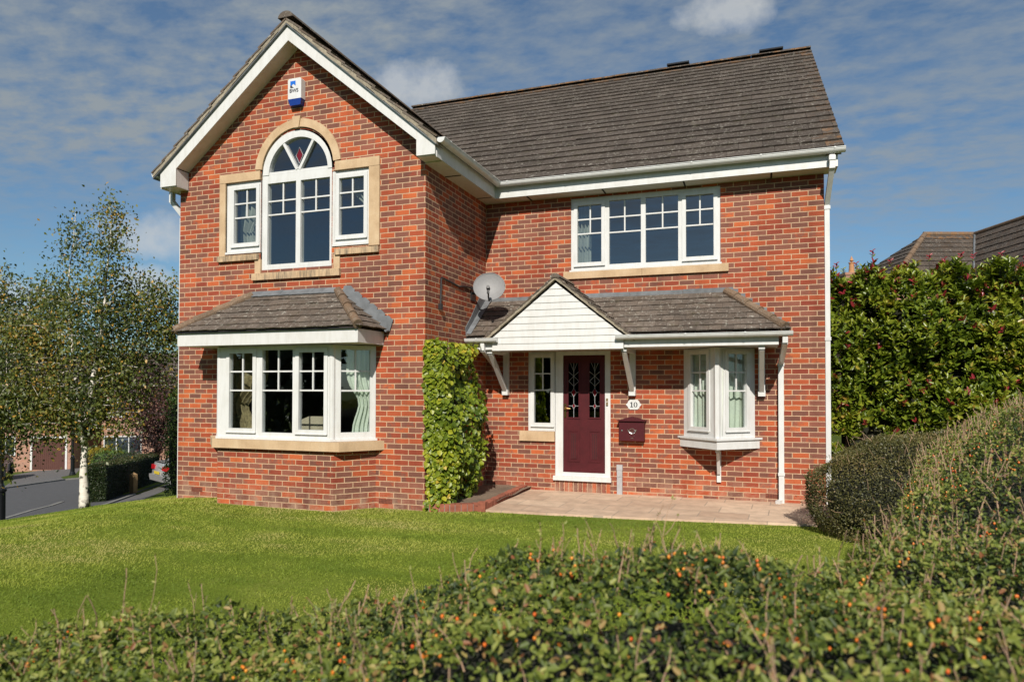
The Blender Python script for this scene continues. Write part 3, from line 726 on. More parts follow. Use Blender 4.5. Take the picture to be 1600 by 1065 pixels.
# gable roof
gz = 7.0; gx = -2.083; sl = .81
for s_, xe in ((-1, -4.535), (1, .30)):
    sl = .81 if s_ < 0 else .842
    run = abs(xe-gx); top = Vector((gx, 0, gz-.05)); e0 = Vector((xe, 0, gz-.05-sl*run)); S = (top-e0); Lg = S.length; S.normalize()
    Nn = Vector((-S.z*(1 if S.x > 0 else -1), 0, abs(S.x))); Nn = Vector((s_*abs(S.z), 0, abs(S.x)))
    mb = MB(); y0 = -.31
    def bnd(d, s_=s_, Lg=Lg, e0=e0, S=S):
        z = e0.z+S.z*d; yb = EY+(z-EZ)/(sv.z/sv.y)+.06
        return (0, max(.3, (yb if s_ > 0 else 10.)-y0))
    tiles(mb, (e0.x, y0, e0.z), (0, 1, 0), S, Nn, .30, .33, Lg, bnd, .026, lambda e, d: .12, seed=5+s_, jit=.012)
    yb = 4.9
    d_ = [Vector((xe, y0+.03, e0.z-.012)), Vector((gx, y0+.03, gz-.062)), Vector((gx, yb, gz-.062)), Vector((xe, 1.9 if s_ > 0 else 10, e0.z-.012))]
    mb.face(d_)
    gr = mb.build('gable_roof', 'tile_lichen', house, attrs=True)
    # mortared verge under the tile edge
    v = MB(); th = .062
    m_ = 18
    for k in range(m_):
        p = e0+S*(Lg*k/m_)+Vector((0, y0+.008, 0)); q = e0+S*(Lg*(k+1)/m_)+Vector((0, y0+.008, 0)); h = th+random.uniform(-.008, .012); dn = Vector((0, 0, -h))
        p = p+Vector((0, random.uniform(-.006, .006), .0)); q = q+Vector((0, 0, .002))
        v.prism([p+dn, q+dn, q, p] if s_ < 0 else [q+dn, p+dn, p, q], (0, .10, 0))
    v.build('verge', 'mortar', gr)
    u = MB(); p = e0+Vector((0, y0+.012, -.066)); q = top+Vector((0, y0+.012, -.066)); dn = Vector((0, 0, -.014)); u.prism([p+dn, q+dn, q, p], (0, .2, 0)); u.build('undercloak', 'slate_strip', gr) if 'slate_strip' in M else u.build('undercloak', 'lead', gr)
mb = MB(); y = -.32
while y < 4.9:
    rr = .13; pts = [(rr*math.sin(t), rr*.8*math.cos(t)-.02) for t in np.linspace(-1.45, 1.45, 9)]
    A = [(gx+p, y, gz-.03+q) for p, q in pts]; B = [(gx+p, y+.44, gz-.03+q) for p, q in pts]; rv = random.random()
    for a, b, c, d in zip(A, A[1:], B[1:], B): mb.face([a, b, c, d], 0, None, rv, .3)
    mb.face(A[::-1], 0, None, rv); mb.face(B, 0, None, rv); y += .45
mb.build('ridge', 'tile_lichen', gr, attrs=True)

# --- gutters and downpipes
def gutter(p0, p1, out, clips=.9, w=.105, h=.085, parent=house, endcaps=True):
    p0 = Vector(p0); p1 = Vector(p1); out = Vector(out); up = Vector((0, 0, 1)); d = (p1-p0); ln = d.length; d.normalize(); mb = MB()
    rr = .060*w/.105; cy_, cz_ = .018+rr, h-.004
    prof = [(cy_+rr*math.cos(t), cz_+rr*math.sin(t)) for t in np.linspace(math.pi, 2*math.pi, 11)]
    prof = [(prof[0][0], h+.004)]+prof+[(prof[-1][0]+.007, cz_), (prof[-1][0]+.007, h+.004), (prof[-1][0]-.003, h+.004)]+[(cy_+(rr-.006)*math.cos(t), cz_+(rr-.006)*math.sin(t)) for t in np.linspace(2*math.pi, math.pi, 9)]+[(prof[0][0]+.006, h+.004)]
    poly = [p0+out*a+up*b for a, b in prof]
    n = len(poly); q = [p+d*ln for p in poly]
    for i in range(n):
        j = (i+1) % n; mb.face([poly[i], poly[j], q[j], q[i]])
    if endcaps:
        cap = list(range(0, 14))
        mb.prism([poly[i] for i in cap], d*-.006); mb.prism([q[i] for i in cap], d*.006)
    k = .18
    while k < ln-.05:       # clips and joints
        A = p0+d*k; ring = [(cy_+(rr+.004)*math.cos(t), cz_+(rr+.004)*math.sin(t)) for t in np.linspace(math.pi, 2*math.pi, 11)]
        for (a, b), (c, e) in zip(ring, ring[1:]): mb.face([A+out*a+up*b, A+out*c+up*e, A+d*.022+out*c+up*e, A+d*.022+out*a+up*b])
        mb.obox(A, d, out, 0, .022, cy_+rr-.004, cy_+rr+.010, h-.012, h+.008)
        k += clips
    return mb.build('gutter', 'pvc', parent)
gutter((FXR+.06, FY-.001, 4.868), (5.40, FY-.001, 4.868), (0, -1, 0), .95)
gutter((FXR+.001, -.27, 4.872), (FXR+.001, FY-.06, 4.872), (1, 0, 0), .8)
gutter((-4.446, -.27, 4.885), (-4.446, 10, 4.885), (-1, 0, 0), 1.2)
def pipe(name, pts, w=.066, mats='pvc'):
    mb = MB(); pts = [Vector(p) for p in pts]
    for i, (a, b) in enumerate(zip(pts, pts[1:])):
        d = (b-a).normalized(); s1 = Vector((1, 0, 0)) if abs(d.x) < .7 else Vector((0, 1, 0)); s1 = (s1-d*s1.dot(d)).normalized(); s2 = d.cross(s1); h = w/2
        c = [s1*h+s2*h, s1*-h+s2*h, s1*-h+s2*-h, s1*h+s2*-h]
        mb.prism([a+x for x in c], b-a)
    return mb
mb = pipe('downpipe', [(5.24, FY-.05, 4.875), (5.24, FY-.05, 4.70)]); 
mb.box(5.198, 5.282, FY-.095, FY-.005, 4.80, 4.86); mb.box(5.203, 5.277, FY-.09, FY-.01, 4.685, 4.72)
for a in pipe('x', [(5.24, FY-.05, 4.705), (5.205, D+.07, 4.29)]).__dict__['f']: pass
p2 = pipe('x', [(5.24, FY-.05, 4.705), (5.205, D+.07, 4.29)]); off = len(mb.v); mb.v += p2.v; mb.f += [[i+off for i in f] for f in p2.f]; mb.mi += p2.mi; mb.uv += p2.uv; mb.rnd += p2.rnd; mb.edge += p2.edge
p2 = pipe('x', [(5.205, D+.07, 4.30), (5.205, D+.07, -.05)]); off = len(mb.v); mb.v += p2.v; mb.f += [[i+off for i in f] for f in p2.f]; mb.mi += p2.mi; mb.uv += p2.uv; mb.rnd += p2.rnd; mb.edge += p2.edge
for z in (4.22, 2.35, .62): mb.box(5.1655, 5.248, D+.028, D+.112, z, z+.05)
mb.build('downpipe', 'pvc', house)
mb = pipe('downpipe', [(-4.33, .10, 4.35), (-4.33, .10, -.1)]); mb.build('downpipe', 'pvc', house)
mb = pipe('downpipe', [(-4.50, .05, 4.88), (-4.50, .05, 4.60)]); p2 = pipe('x', [(-4.50, .05, 4.62), (-4.33, .10, 4.40)]); off = len(mb.v); mb.v += p2.v; mb.f += [[i+off for i in f] for f in p2.f]; mb.mi += p2.mi; mb.uv += p2.uv; mb.rnd += p2.rnd; mb.edge += p2.edge
mb.build('downpipe', 'pvc', house)

# --- canopy over the ground-floor bay
cz, ct = 2.462, 3.05; cx0, cx1, cy = -3.70, -.585, -.72; tx0, tx1 = -2.844, -1.371
mb = MB()
S = Vector((0, -cy, ct-cz)); Lc = S.length; S.normalize(); Nn = Vector((0, -S.z, S.y))
tiles(mb, (cx0, cy, cz), (1, 0, 0), S, Nn, .158, .165, Lc, lambda d: ((tx0-cx0)*d/Lc, (cx1-cx0)-(cx1-tx1)*d/Lc), .017, lambda e, d: .06, seed=9, jit=.008, gap=.003)
for xa, xb, s_ in ((cx0, tx0, 1), (cx1, tx1, -1)):
    S2 = Vector((xb-xa, 0, ct-cz)); L2 = S2.length; S2.normalize(); N2 = Vector((-s_*S2.z, 0, abs(S2.x)))
    tiles(mb, (xa, 0, cz), (0, -1, 0), S2, N2, .158, .165, L2, lambda d: (.0, -cy*(1-d/L2)), .017, lambda e, d: .06, seed=10, jit=.008, gap=.003)
mb.face([(cx0+.05, cy+.02, cz-.006), (cx1-.05, cy+.02, cz-.006), (tx1, -.0, ct-.01), (tx0, -.0, ct-.01)]); mb.face([(cx1-.05, cy+.02, cz-.006), (cx1-.05, -.0, cz-.006), (tx1, -.0, ct-.01)]); mb.face([(cx0+.05, 0, cz-.006), (cx0+.05, cy+.02, cz-.006), (tx0, 0, ct-.01)])
can = mb.build('bay_roof', 'tile_lichen', house, attrs=True)
def hip(p0, p1, r0=.062, n=4, parent=None, mats='ridge'):
    mb = MB(); p0 = Vector(p0); p1 = Vector(p1)
    for k in range(n):
        a = p0.lerp(p1, k/n); b = p0.lerp(p1, min(1, (k+1.08)/n)); up = Vector((0, 0, .008))
        mb.tube([a+up, b-up*.6], [r0*1.08, r0*.93], 12, 0, True, random.random(), .15)
    return mb.build('hip_tile', mats, parent, smooth=False, attrs=True)
hip((cx0+.03, cy+.02, cz+.02), (tx0, -.03, ct+.005), parent=can); hip((cx1-.03, cy+.02, cz+.02), (tx1, -.03, ct+.005), parent=can)
mb = MB(); x = tx0-.05
k = 0
while x < tx1-.02:
    x2 = min(x+.19, tx1); j = random.uniform(0, .008); mb.prism([(x, -.085-j, ct-.038), (x2, -.085, ct-.033), (x2+.02, -.004, ct+.045+j), (x+.02, -.004, ct+.045)], (0, -.006, .008)); x += .182
for k in range(6):          # stepped lead on the right slope
    t = k/6.; x = tx1+.07+(cx1-tx1-.04)*t; z = ct+.0-(ct-cz-.05)*t; dx = (cx1-tx1)/6
    zt_ = z+.065; mb.prism([(x-.02, -.005-.003*k, z-.05), (x+dx*1.08, -.005-.003*k, z-.155), (x+dx*1.08+.055, -.005-.003*k, zt_-.062), (x+dx*.62+.05, -.005-.003*k, zt_), (x+.02, -.005-.003*k, zt_+.004)], (0, -.004, 0))
    mb.prism([(x-.01, -.10, z-.075), (x+dx, -.10, z-.17), (x+dx+.005, -.012, z-.148), (x, -.012, z-.045)], (0.002, 0, .016))
    x = tx0-.07-(tx0-cx0-.04)*t
    mb.prism([(x, -.006, z-.04), (x-dx, -.006, z-.14), (x-dx-.02, -.006, z-.03), (x-.03, -.006, z+.05)], (0, -.006, 0)) if False else None
mb.build('flashing', 'lead', can)
mb = MB(); fz0, fz1 = 2.262, 2.442
mb.box(-3.645, -.64, -.665, -.645, fz0, fz1); mb.box(-3.645, -3.625, -.645, -.001, fz0, fz1); mb.box(-.66, -.64, -.645, -.001, fz0, fz1)
mb.build('fascia', 'clad', can)
mb = MB(); mb.box(-3.624, -.661, -.644, -.001, 2.266, 2.28); mb.build('soffit', 'soffit', can)
mb = MB(); mb.box(-3.66, -.625, -.70, -.66, fz1+.001, fz1+.012); mb.build('drip_strip', 'dark', can)

# --- canopy over the entrance and the small bay
pz, pt_ = 2.455, 3.095; pyE = D-.87; px1, ptx = 4.665, 3.83
mb = MB(); S = Vector((0, D-pyE, pt_-pz)); Lp = S.length; S.normalize(); Nn = Vector((0, -S.z, S.y))
tiles(mb, (0, pyE, pz), (1, 0, 0), S, Nn, .158, .165, Lp, lambda d: (.02, px1-(px1-ptx)*d/Lp), .017, lambda e, d: .05, seed=21, jit=.008, gap=.003, skip=lambda e, d: abs(e-1.453) < 1.02 and d < .17)
S2 = Vector((ptx-px1, 0, pt_-pz)); L2 = S2.length; S2.normalize(); N2 = Vector((S2.z, 0, abs(S2.x)))
tiles(mb, (px1, D, pz), (0, -1, 0), S2, N2, .158, .165, L2, lambda d: (0, (D-pyE)*(1-d/L2)), .017, lambda e, d: .05, seed=22, jit=.008, gap=.003)
mb.face([(.0, pyE+.02, pz-.006), (px1-.05, pyE+.02, pz-.006), (ptx, D, pt_-.01), (0, D, pt_-.01)]); mb.face([(px1-.05, pyE+.02, pz-.006), (px1-.05, D, pz-.006), (ptx, D, pt_-.01)])
pr_ = mb.build('porch_roof', 'tile_lichen', house, attrs=True)
hip((px1-.05, pyE+.03, pz+.02), (ptx, D-.04, pt_+.01), .066, 5, pr_)
mb = MB()
mb.box(.01, 1.36, D-.016, D-.001, pt_-.03, pt_+.06); mb.box(1.56, 2.4, D-.016, D-.001, pt_-.03, pt_+.065); mb.box(2.405, 3.2, D-.018, D-.001, pt_-.03, pt_+.062); mb.box(3.205, ptx+.1, D-.016, D-.001, pt_-.03, pt_+.067)
for x0, x1 in ((.01, 1.3), (1.6, 2.42), (2.42, 3.2), (3.2, ptx)):
    mb.prism([(x0, D-.016, pt_-.032), (x1, D-.016, pt_-.032), (x1, D-.085, pt_-.066), (x0, D-.085, pt_-.066)], (0, -.002, .014))
for k in range(8):
    t = k/8.; x = ptx+.06+(px1-ptx-.04)*t; z = pt_+.035-(pt_-pz-.06)*t; dx = (px1-ptx)/8
    mb.prism([(x, D-.004, z-.09), (x+dx+.004, D-.004, z-.16), (x+dx+.004, D-.004, z+.005), (x, D-.004, z+.005)], (0, -.005-.001*(k % 2), 0))
# lead against the return wall
mb.prism([(.004, pyE+.02, pz+.01), (.004, D-.02, pt_+.0), (.004, D-.02, pt_+.10), (.004, D-.32, pt_+.03), (.004, pyE+.22, pz+.34), (.004, pyE-.0, pz+.15)], (.008, 0, 0))
mb.prism([(.012, pyE+.015, pz+.05), (.012, D-.02, pt_+.045), (.11, D-.02, pt_+.035), (.09, pyE+.015, pz+.045)], (0, 0, .008))
mb.build('flashing', 'lead', pr_)
PY = D-.83             # plane of the white pediment and fascia
mb = MB(); mb.box(2.462, 4.53, PY, PY+.02, 2.255, 2.43); mb.box(4.51, 4.53, PY+.02, D-.001, 2.255, 2.43); mb.build('fascia', 'pvc', pr_); mb = MB(); mb.box(.005, .44, PY, PY+.02, 2.255, 2.43); mb.build('fascia', 'pvc', pr_)
mb = MB(); mb.box(.005, 4.509, PY+.021, D-.001, 2.262, 2.276); mb.build('soffit', 'soffit', pr_)
mb = MB()              # shiplap boards of the pediment
cxp = 1.453; zA = 3.222; zb_ = 2.235; hw = 1.003; slp = (zA-2.43)/hw*1.0
def half(z): return hw if z <= 2.43 else max(0.002, hw*(zA-z)/(zA-2.43))
z = zb_; k = 0
while z < zA-.01:
    z2 = min(z+.1, zA); a, b = half(z+.002), half(z2)
    cuts = [z]
    if z < 2.43 < z2: cuts.append(2.43)
    cuts.append(z2)
    for c0, c1 in zip(cuts, cuts[1:]):
        y0 = PY-.042+.010*(c0-z)/(z2-z+1e-9); y1 = PY-.042+.010*(c1-z)/(z2-z+1e-9)
        a, b = half(c0), half(c1)
        mb.face([(cxp-a, y0, c0), (cxp+a, y0, c0), (cxp+b, y1, c1), (cxp-b, y1, c1)])
        mb.face([(cxp-a, PY+.0, c0), (cxp-a, y0, c0), (cxp-b, y1, c1), (cxp-b, PY, c1)]); mb.face([(cxp+a, y0, c0), (cxp+a, PY, c0), (cxp+b, PY, c1), (cxp+b, y1, c1)])
    a = half(z); mb.face([(cxp-a, PY, z), (cxp+a, PY, z), (cxp+a, PY-.042, z), (cxp-a, PY-.042, z)])
    z = z2; k += 1
ped = mb.build('pediment', 'clad', pr_)
# little gable roof over it
rz, re, ze = 3.315, 1.16, 2.385
for s_ in (-1, 1):
    top = Vector((cxp, 0, rz)); e0 = Vector((cxp+s_*re, 0, ze)); S = top-e0; Lg = S.length; S.normalize(); Nn = Vector((s_*abs(S.z), 0, abs(S.x)))
    mb = MB(); y0 = PY-.085
    def bnd(d, e0=e0, S=S):
        z = e0.z+S.z*d; yb = pyE+(z-pz)*(D-pyE)/(pt_-pz)+.12
        return (0, max(.10, min(yb, D)-y0))
    tiles(mb, (e0.x, y0, e0.z), (0, 1, 0), S, Nn, .158, .165, Lg, bnd, .018, lambda e, d: .1, seed=30+s_, jit=.01)
    yb = D
    mb.face([(e0.x, y0+.02, e0.z-.008), (cxp, y0+.02, rz-.008), (cxp, D, rz-.008), (e0.x, pyE+.02, e0.z-.008)])
    g_ = mb.build('porch_gable', 'tile_lichen', house, attrs=True)
    v = MB(); m_ = 12
    for k in range(m_):
        p = e0+S*(Lg*k/m_)+Vector((0, y0+.008, .0)); q = e0+S*(Lg*(k+1)/m_)+Vector((0, y0+.008, 0)); dn = Vector((0, 0, -.045+random.uniform(-.008, .006)))
        v.prism([p+dn, q+dn, q, p] if s_ < 0 else [q+dn, p+dn, p, q], (0, .08, 0))
    v.build('verge', 'mortar', g_)
mb = MB(); y = PY-.095
while y < D-.05:
    rr = .075; pts = [(rr*math.sin(t), rr*.8*math.cos(t)) for t in np.linspace(-1.6, 1.6, 9)]; y2 = min(y+.3, D)
    A = [(cxp+p, y, rz-.015+q) for p, q in pts]; B = [(cxp+p, y2-.005, rz-.015+q) for p, q in pts]; rv = random.random()
    for a, b, c, d in zip(A, A[1:], B[1:], B): mb.face([a, b, c, d], 0, None, rv, .2)
    mb.face(A[::-1], 0, None, rv); mb.face(B, 0, None, rv); y += .3
mb.build('ridge', 'tile_lichen', g_, attrs=True)
gutter((2.36, PY-.001, 2.345), (4.70, PY-.001, 2.345), (0, -1, 0), .78, .1, .075)
gutter((.03, PY-.001, 2.345), (.54, PY-.001, 2.345), (0, -1, 0), .3, .1, .075)
mb = pipe('downpipe', [(4.578, D-.045, 2.02), (4.578, D-.045, .03)], .072)
p2 = pipe('x', [(4.61, PY-.05, 2.35), (4.61, PY-.05, 2.27)], .066); p3 = pipe('x', [(4.61, PY-.05, 2.285), (4.578, D-.045, 2.03)], .066); p4 = pipe('x', [(4.578, D-.045, .055), (4.52, D-.16, .045)], .06)
for p in (p2, p3, p4):
    off = len(mb.v); mb.v += p.v; mb.f += [[i+off for i in f] for f in p.f]; mb.mi += p.mi; mb.uv += p.uv; mb.rnd += p.rnd; mb.edge += p.edge
for z in (1.99, .42): mb.box(4.533, 4.623, D-.09, D-.001, z, z+.045)
mb.build('downpipe', 'pvc', house)
mb = pipe('downpipe', [(.30, PY-.05, 2.35), (.30, PY-.05, 2.24)], .06)
p = pipe('x', [(.30, PY-.05, 2.25), (.22, D-.12, 2.02)], .06); off = len(mb.v); mb.v += p.v; mb.f += [[i+off for i in f] for f in p.f]; mb.mi += p.mi; mb.uv += p.uv; mb.rnd += p.rnd; mb.edge += p.edge
mb.build('downpipe', 'pvc', house)
# gallows brackets
for x in (.37, 2.445, 4.318):
    mb = MB(); mb.box(x-.046, x+.046, D-.05, D-.001, 1.56, 2.261)
    mb.box(x-.05, x+.05, D-.10, D-.001, 1.555, 1.635)
    mb.box(x-.04, x+.04, PY+.05, D-.051, 2.20, 2.261)
    a = Vector((x, D-.075, 1.63)); b_ = Vector((x, PY+.09, 2.205)); d = (b_-a).normalized(); n_ = Vector((0, d.z, -d.y))*.03
    mb.prism([Vector((x-.032, 0, 0))+Vector((0, q.y, q.z)) for q in (a-n_, a+n_, b_+n_, b_-n_)], (.064, 0, 0))
    mb.build('porch_bracket', 'pvc', house)

# --- three-cornered bay beside the porch
TX, TY = 3.718, D-.48; WL, WR = 3.212, 4.222
ob_ = None
for (xa, ya), (xb, yb), lab in (((WL, D), (TX, TY), 'left-hand light of the three-cornered bay'), ((TX, TY), (WR, D), 'right-hand light of the three-cornered bay')):
    U = Vector((xb-xa, yb-ya, 0)); ln = U.length; U.normalize(); Nn = Vector((U.y, -U.x, 0)); left = xa < TX-.1
    g = (.165, ln-.20, 1.105, 2.165, True) if left else (.20, ln-.165, 1.105, 2.165, True)
    f = win('bay_window', (xa, ya, 0), U, Nn, (.0, ln, .955, 2.25), [g], [((g[0]+g[1])/2, [1.90, 1.632])], depth=.06, label=lab)
    ob_ = f
mb = MB(); mb.tube([(TX, TY+.045, .955), (TX, TY+.045, 2.25)], .05, 6); mb.build('corner_post', 'pvc', ob_)
mb = MB(); q = [(3.155, D-.001), (TX, TY-.055), (4.285, D-.001)]
mb.prism([(x, y, .80) for x, y in q], (0, 0, .125)); q = [(3.12, D-.001), (TX, TY-.09), (4.325, D-.001)]; mb.prism([(x, y, .926) for x, y in q], (0, 0, .03)); mb.build('sill', 'pvc', ob_)
mb = MB(); mb.box(TX-.03, TX+.03, D-.045, D-.001, .285, .799); mb.box(TX-.03, TX+.03, TY+.12, D-.046, .745, .799)
a = Vector((TX, D-.06, .42)); b_ = Vector((TX, TY+.2, .75)); d = (b_-a).normalized(); n_ = Vector((0, d.z, -d.y))*.022
mb.prism([Vector((TX-.022, q.y, q.z)) for q in (a-n_, a+n_, b_+n_, b_-n_)], (.044, 0, 0)); mb.build('bay_bracket', 'pvc', house)

# --- curtains (hang inside: things of their own)
def curtain(name, m, o, U, u0, u1, z0, z1, label, waves=7, amp=.025, tie=None, group=None, inward=None):
    o = Vector(o); U = Vector(U).normalized(); Nn = Vector((U.y, -U.x, 0)); mb = MB(); nu, nz = waves*6, 14; P = []
    for i in range(nu+1):
        row = []
        for j in range(nz+1):
            f = j/nz; z = z0+(z1-z0)*f; s = i/nu; w = 1.
            if tie:
                side, tz, tw = tie; w = 1-(1-tw)*math.exp(-((z-tz)/.22)**2)
                w = max(w*.999, tw) if z > tz else tw+(w-tw)*.55
            uu = u0+(u1-u0)*(s*w if not tie or tie[0] < 0 else 1-(1-s)*w)
            off = amp*math.sin(s*waves*2*math.pi+.6*math.sin(z*3))+.4*amp*math.sin(s*waves*4.7+z*2)
            row.append(o+U*uu+Nn*off+Vector((0, 0, z)))
        P.append(row)
    for i in range(nu):
        for j in range(nz): mb.face([P[i][j], P[i+1][j], P[i+1][j+1], P[i][j+1]])
    ob = mb.build(name, m, None, smooth=True); return tag(ob, label, 'curtain', group)
U = Vector((TX-WL, TY-D, 0)).normalized(); ln = math.hypot(TX-WL, TY-D)
curtain('curtain', 'curtain_green', (WL+.06, D+.06, 0), U, .05, ln+.02, .99, 2.23, 'pale net curtain in left light of the corner bay', 8, .02)
U = Vector((WR-TX, D-TY, 0)).normalized()
curtain('curtain', 'curtain_green', (TX-.06, TY+.17, 0), U, .03, ln-.05, .99, 2.23, 'pale net curtain in right light of the corner bay', 6, .015)
U = Vector((-.757+1.205, .43, 0)).normalized()
curtain('curtain', 'curtain_green', (-1.19, -.30, 0), U, .12, .58, .98, 2.22, 'pale green curtain in right-hand light of the lower bay', 6, .02, (1, 1.45, .62))
curtain('curtain', 'drape', (-1.22, -.22, 0), U, .10, .60, .98, 2.22, 'patterned heavy curtain tied back in the lower bay', 5, .03, (1, 1.45, .55))
curtain('curtain', 'drape', (-3.2, -.12, 0), (1, 0, 0), .0, .72, .98, 2.22, 'dark patterned curtain at the lower bay left end', 5, .03, (-1, 1.4, .5))
curtain('curtain', 'curtain', (-3.36, .30, 0), (1, 0, 0), .0, .50, 3.75, 4.72, 'cream curtain gathered in the left gable side light', 5, .03, (-1, 4.05, .55))
curtain('curtain', 'curtain', (-1.40, .30, 0), (1, 0, 0), .06, .52, 3.75, 4.72, 'cream curtain gathered in the right gable side light', 5, .03, (1, 4.2, .30))
curtain('curtain', 'curtain', (1.5, D+.3, 0), (1, 0, 0), .0, .22, 3.55, 4.65, 'cream curtain at the left end of the wide upper window', 4, .03)
# an armchair back seen through the bay
ch = thing('armchair', (-2.25, .75, 0), 'cream armchair seen through the middle of the lower bay', 'armchair')
mb = MB(); mb.lathe((0, 0, 0), [(.01, 0)], 3) if False else None
prof = [(-.33, .42), (-.35, 1.0), (-.28, 1.16), (-.12, 1.22), (.12, 1.22), (.28, 1.16), (.35, 1.0), (.33, .42)]
mb.prism([(-2.25+x, .70, z) for x, z in prof], (0, .16, 0)); M['upholstery'] = simple('cream_upholstery', (.42, .37, .27), .9, 40, .2); mb.build('backrest', 'upholstery', ch)
mb = MB(); mb.box(-2.58, -1.92, .87, 1.5, .1, .45); mb.build('seat', 'upholstery', ch)
for s_ in (-1, 1):
    mb = MB(); x = -2.25+s_*.39; mb.box(x-.06, x+.06, .74, 1.5, .1, .62); mb.build('armrest', 'upholstery', ch)

# ------------------------------------------------------------------ things fixed to the house
al = thing('alarm_box', (-2.08, 0, 5.78), 'white burglar alarm box with blue base high in the front gable', 'alarm box')
mb = MB()
q = [(-2.195, 5.875), (-1.965, 5.875), (-1.965, 6.15), (-1.985, 6.172), (-2.175, 6.172), (-2.195, 6.15)]
mb.prism([(x, -.10, z) for x, z in q][::-1], (0, .099, 0)); M['alarm_white'] = pvc_mat('alarm_white', (.62, .63, .64), .3); mb.build('cover', 'alarm_white', al)
mb = MB(); mb.prism([(-2.195, -.10, 5.874), (-1.965, -.10, 5.874), (-1.99, -.085, 5.785), (-2.17, -.085, 5.785)], (0, .084, 0)); M['blue'] = simple('blue_plastic', (.008, .035, .22), .3); mb.build('strobe_base', 'blue', al)
mb = MB(); mb.prism([(-2.152, -.1015, 6.045), (-2.152, -.1015, 6.135), (-2.062, -.1015, 6.135)], (0, -.001, 0)); mb.prism([(-2.115, -.1015, 6.10), (-2.062, -.1015, 6.135), (-2.062, -.1015, 6.065)], (0, -.0014, 0)); M['logo_blue'] = simple('logo_blue', (.01, .13, .55), .4); 
mb.build('emblem', 'logo_blue', al)
M['black_ink'] = simple('black_ink', (.015, .015, .02), .5)
mb = MB(); mb.prism([(-2.152, -.1015, 6.035), (-2.152, -.1015, 6.08), (-2.09, -.1015, 6.035)], (0, -.001, 0)); mb.build('emblem', 'black_ink', al)
text_mesh('lettering', 'BWS', .075, (-2.09, -.1005, 5.99), (1, 0, 0), (0, 0, 1), 'black_ink', al, .001, .002)

dish = thing('satellite_dish', (.0, 1.5, 3.2), 'grey satellite dish on the side wall above the porch', 'satellite dish')
dcen = Vector((.385, 1.40, 3.222)); dn = Vector((.30, -.93, .22)).normalized(); du = Vector((0, 0, 1)).cross(dn).normalized(); dv = dn.cross(du)
mb = MB(); base = []; rings = 7; seg = 28
for k in range(rings+1):
    rr = k/rings; row = []
    for s_ in range(seg):
        an = 2*math.pi*s_/seg; p = dcen+du*(.243*rr*math.cos(an))+dv*(.222*rr*math.sin(an))+dn*(-.045+.045*rr*rr); row.append(p)
    base.append(row)
for k in range(rings):
    for s_ in range(seg):
        s2 = (s_+1) % seg; mb.face([base[k][s_], base[k+1][s_], base[k+1][s2], base[k][s2]])
        b1 = [p-dn*.008 for p in (base[k][s_], base[k][s2], base[k+1][s2], base[k+1][s_])]; mb.face(b1)
mb.tube([base[rings][s_] for s_ in range(seg)]+[base[rings][0]], .006, 6)
M['dish'] = simple('pale_grey_enamel', (.20, .20, .205), .55, 30, .12); mb.build('reflector', 'dish', dish, smooth=True)
mb = MB(); a = dcen-dv*.225-dn*.02; lnb = dcen+dn*.24-dv*.11
mb.tube([a, a+dn*.16, lnb-dv*.02], .012, 8); mb.build('feed_arm', 'dark', dish)
mb = MB(); mb.tube([lnb-dn*.05, lnb+dn*.05], [.03, .026], 12); mb.tube([lnb-dv*.005, lnb-dv*.09], .02, 8); mb.build('receiver', 'dark', dish)
mb = MB(); mb.tube([dcen-dn*.05, dcen-dn*.14+Vector((-.1, .04, -.02)), (.0, 1.66, 3.17)], .022, 8); mb.box(.001, .015, 1.57, 1.75, 3.05, 3.27); mb.build('wall_bracket', 'dark', dish)
mb = MB(); mb.tube([(.012, .43, 2.80), (.012, .455, 2.85), (.012, .465, 3.05), (.014, .47, 3.225), (.016, .50, 3.245), (.014, .8, 3.225), (.012, 1.1, 3.20), (.014, 1.35, 3.235), (.02, 1.55, 3.24), (.1, 1.52, 3.2)], .013, 6)
mb.box(.0015, .05, .405, .455, 2.78, 2.86); mb.build('cable', 'dark', dish)

pl = thing('number_plaque', (2.457, D, 1.415), 'white lozenge house number plaque reading 10 above the letterbox', 'house number')
mb = MB(); q = [(2.336, 1.415), (2.366, 1.385), (2.372, 1.365), (2.40, 1.34), (2.515, 1.34), (2.543, 1.365), (2.549, 1.385), (2.579, 1.415), (2.549, 1.445), (2.543, 1.465), (2.515, 1.492), (2.40, 1.492), (2.372, 1.465), (2.366, 1.445)]
mb.prism([(x, D-.012, z) for x, z in q], (0, .011, 0)); mb.build('plate', 'pvc', pl)
mb = MB(); y = D-.0125; x0 = 2.427; zc = 1.415; h = .040
mb.box(x0-.008, x0+.008, y-.002, y, zc-h, zc+h); mb.box(x0-.022, x0+.022, y-.0025, y, zc-h, zc-h+.007); mb.prism([(x0-.008, y, zc+h-.001), (x0-.024, y, zc+h-.014), (x0-.022, y, zc+h-.02), (x0-.008, y, zc+h-.012)], (0, -.0023, 0))
mb.build('numeral', 'black_ink', pl)
mb = MB(); x0 = 2.487; n_ = 28
for i in range(n_):
    a_, b_ = 2*math.pi*i/n_, 2*math.pi*(i+1)/n_; E_ = lambda t, rx, rz: (x0+rx*math.cos(t), zc+rz*math.sin(t))
    q = [E_(a_, .029, h), E_(b_, .029, h), E_(b_, .014, h*.88), E_(a_, .014, h*.88)]; mb.face([(x, y-.002, z) for x, z in q])
mb.build('numeral', 'black_ink', pl)

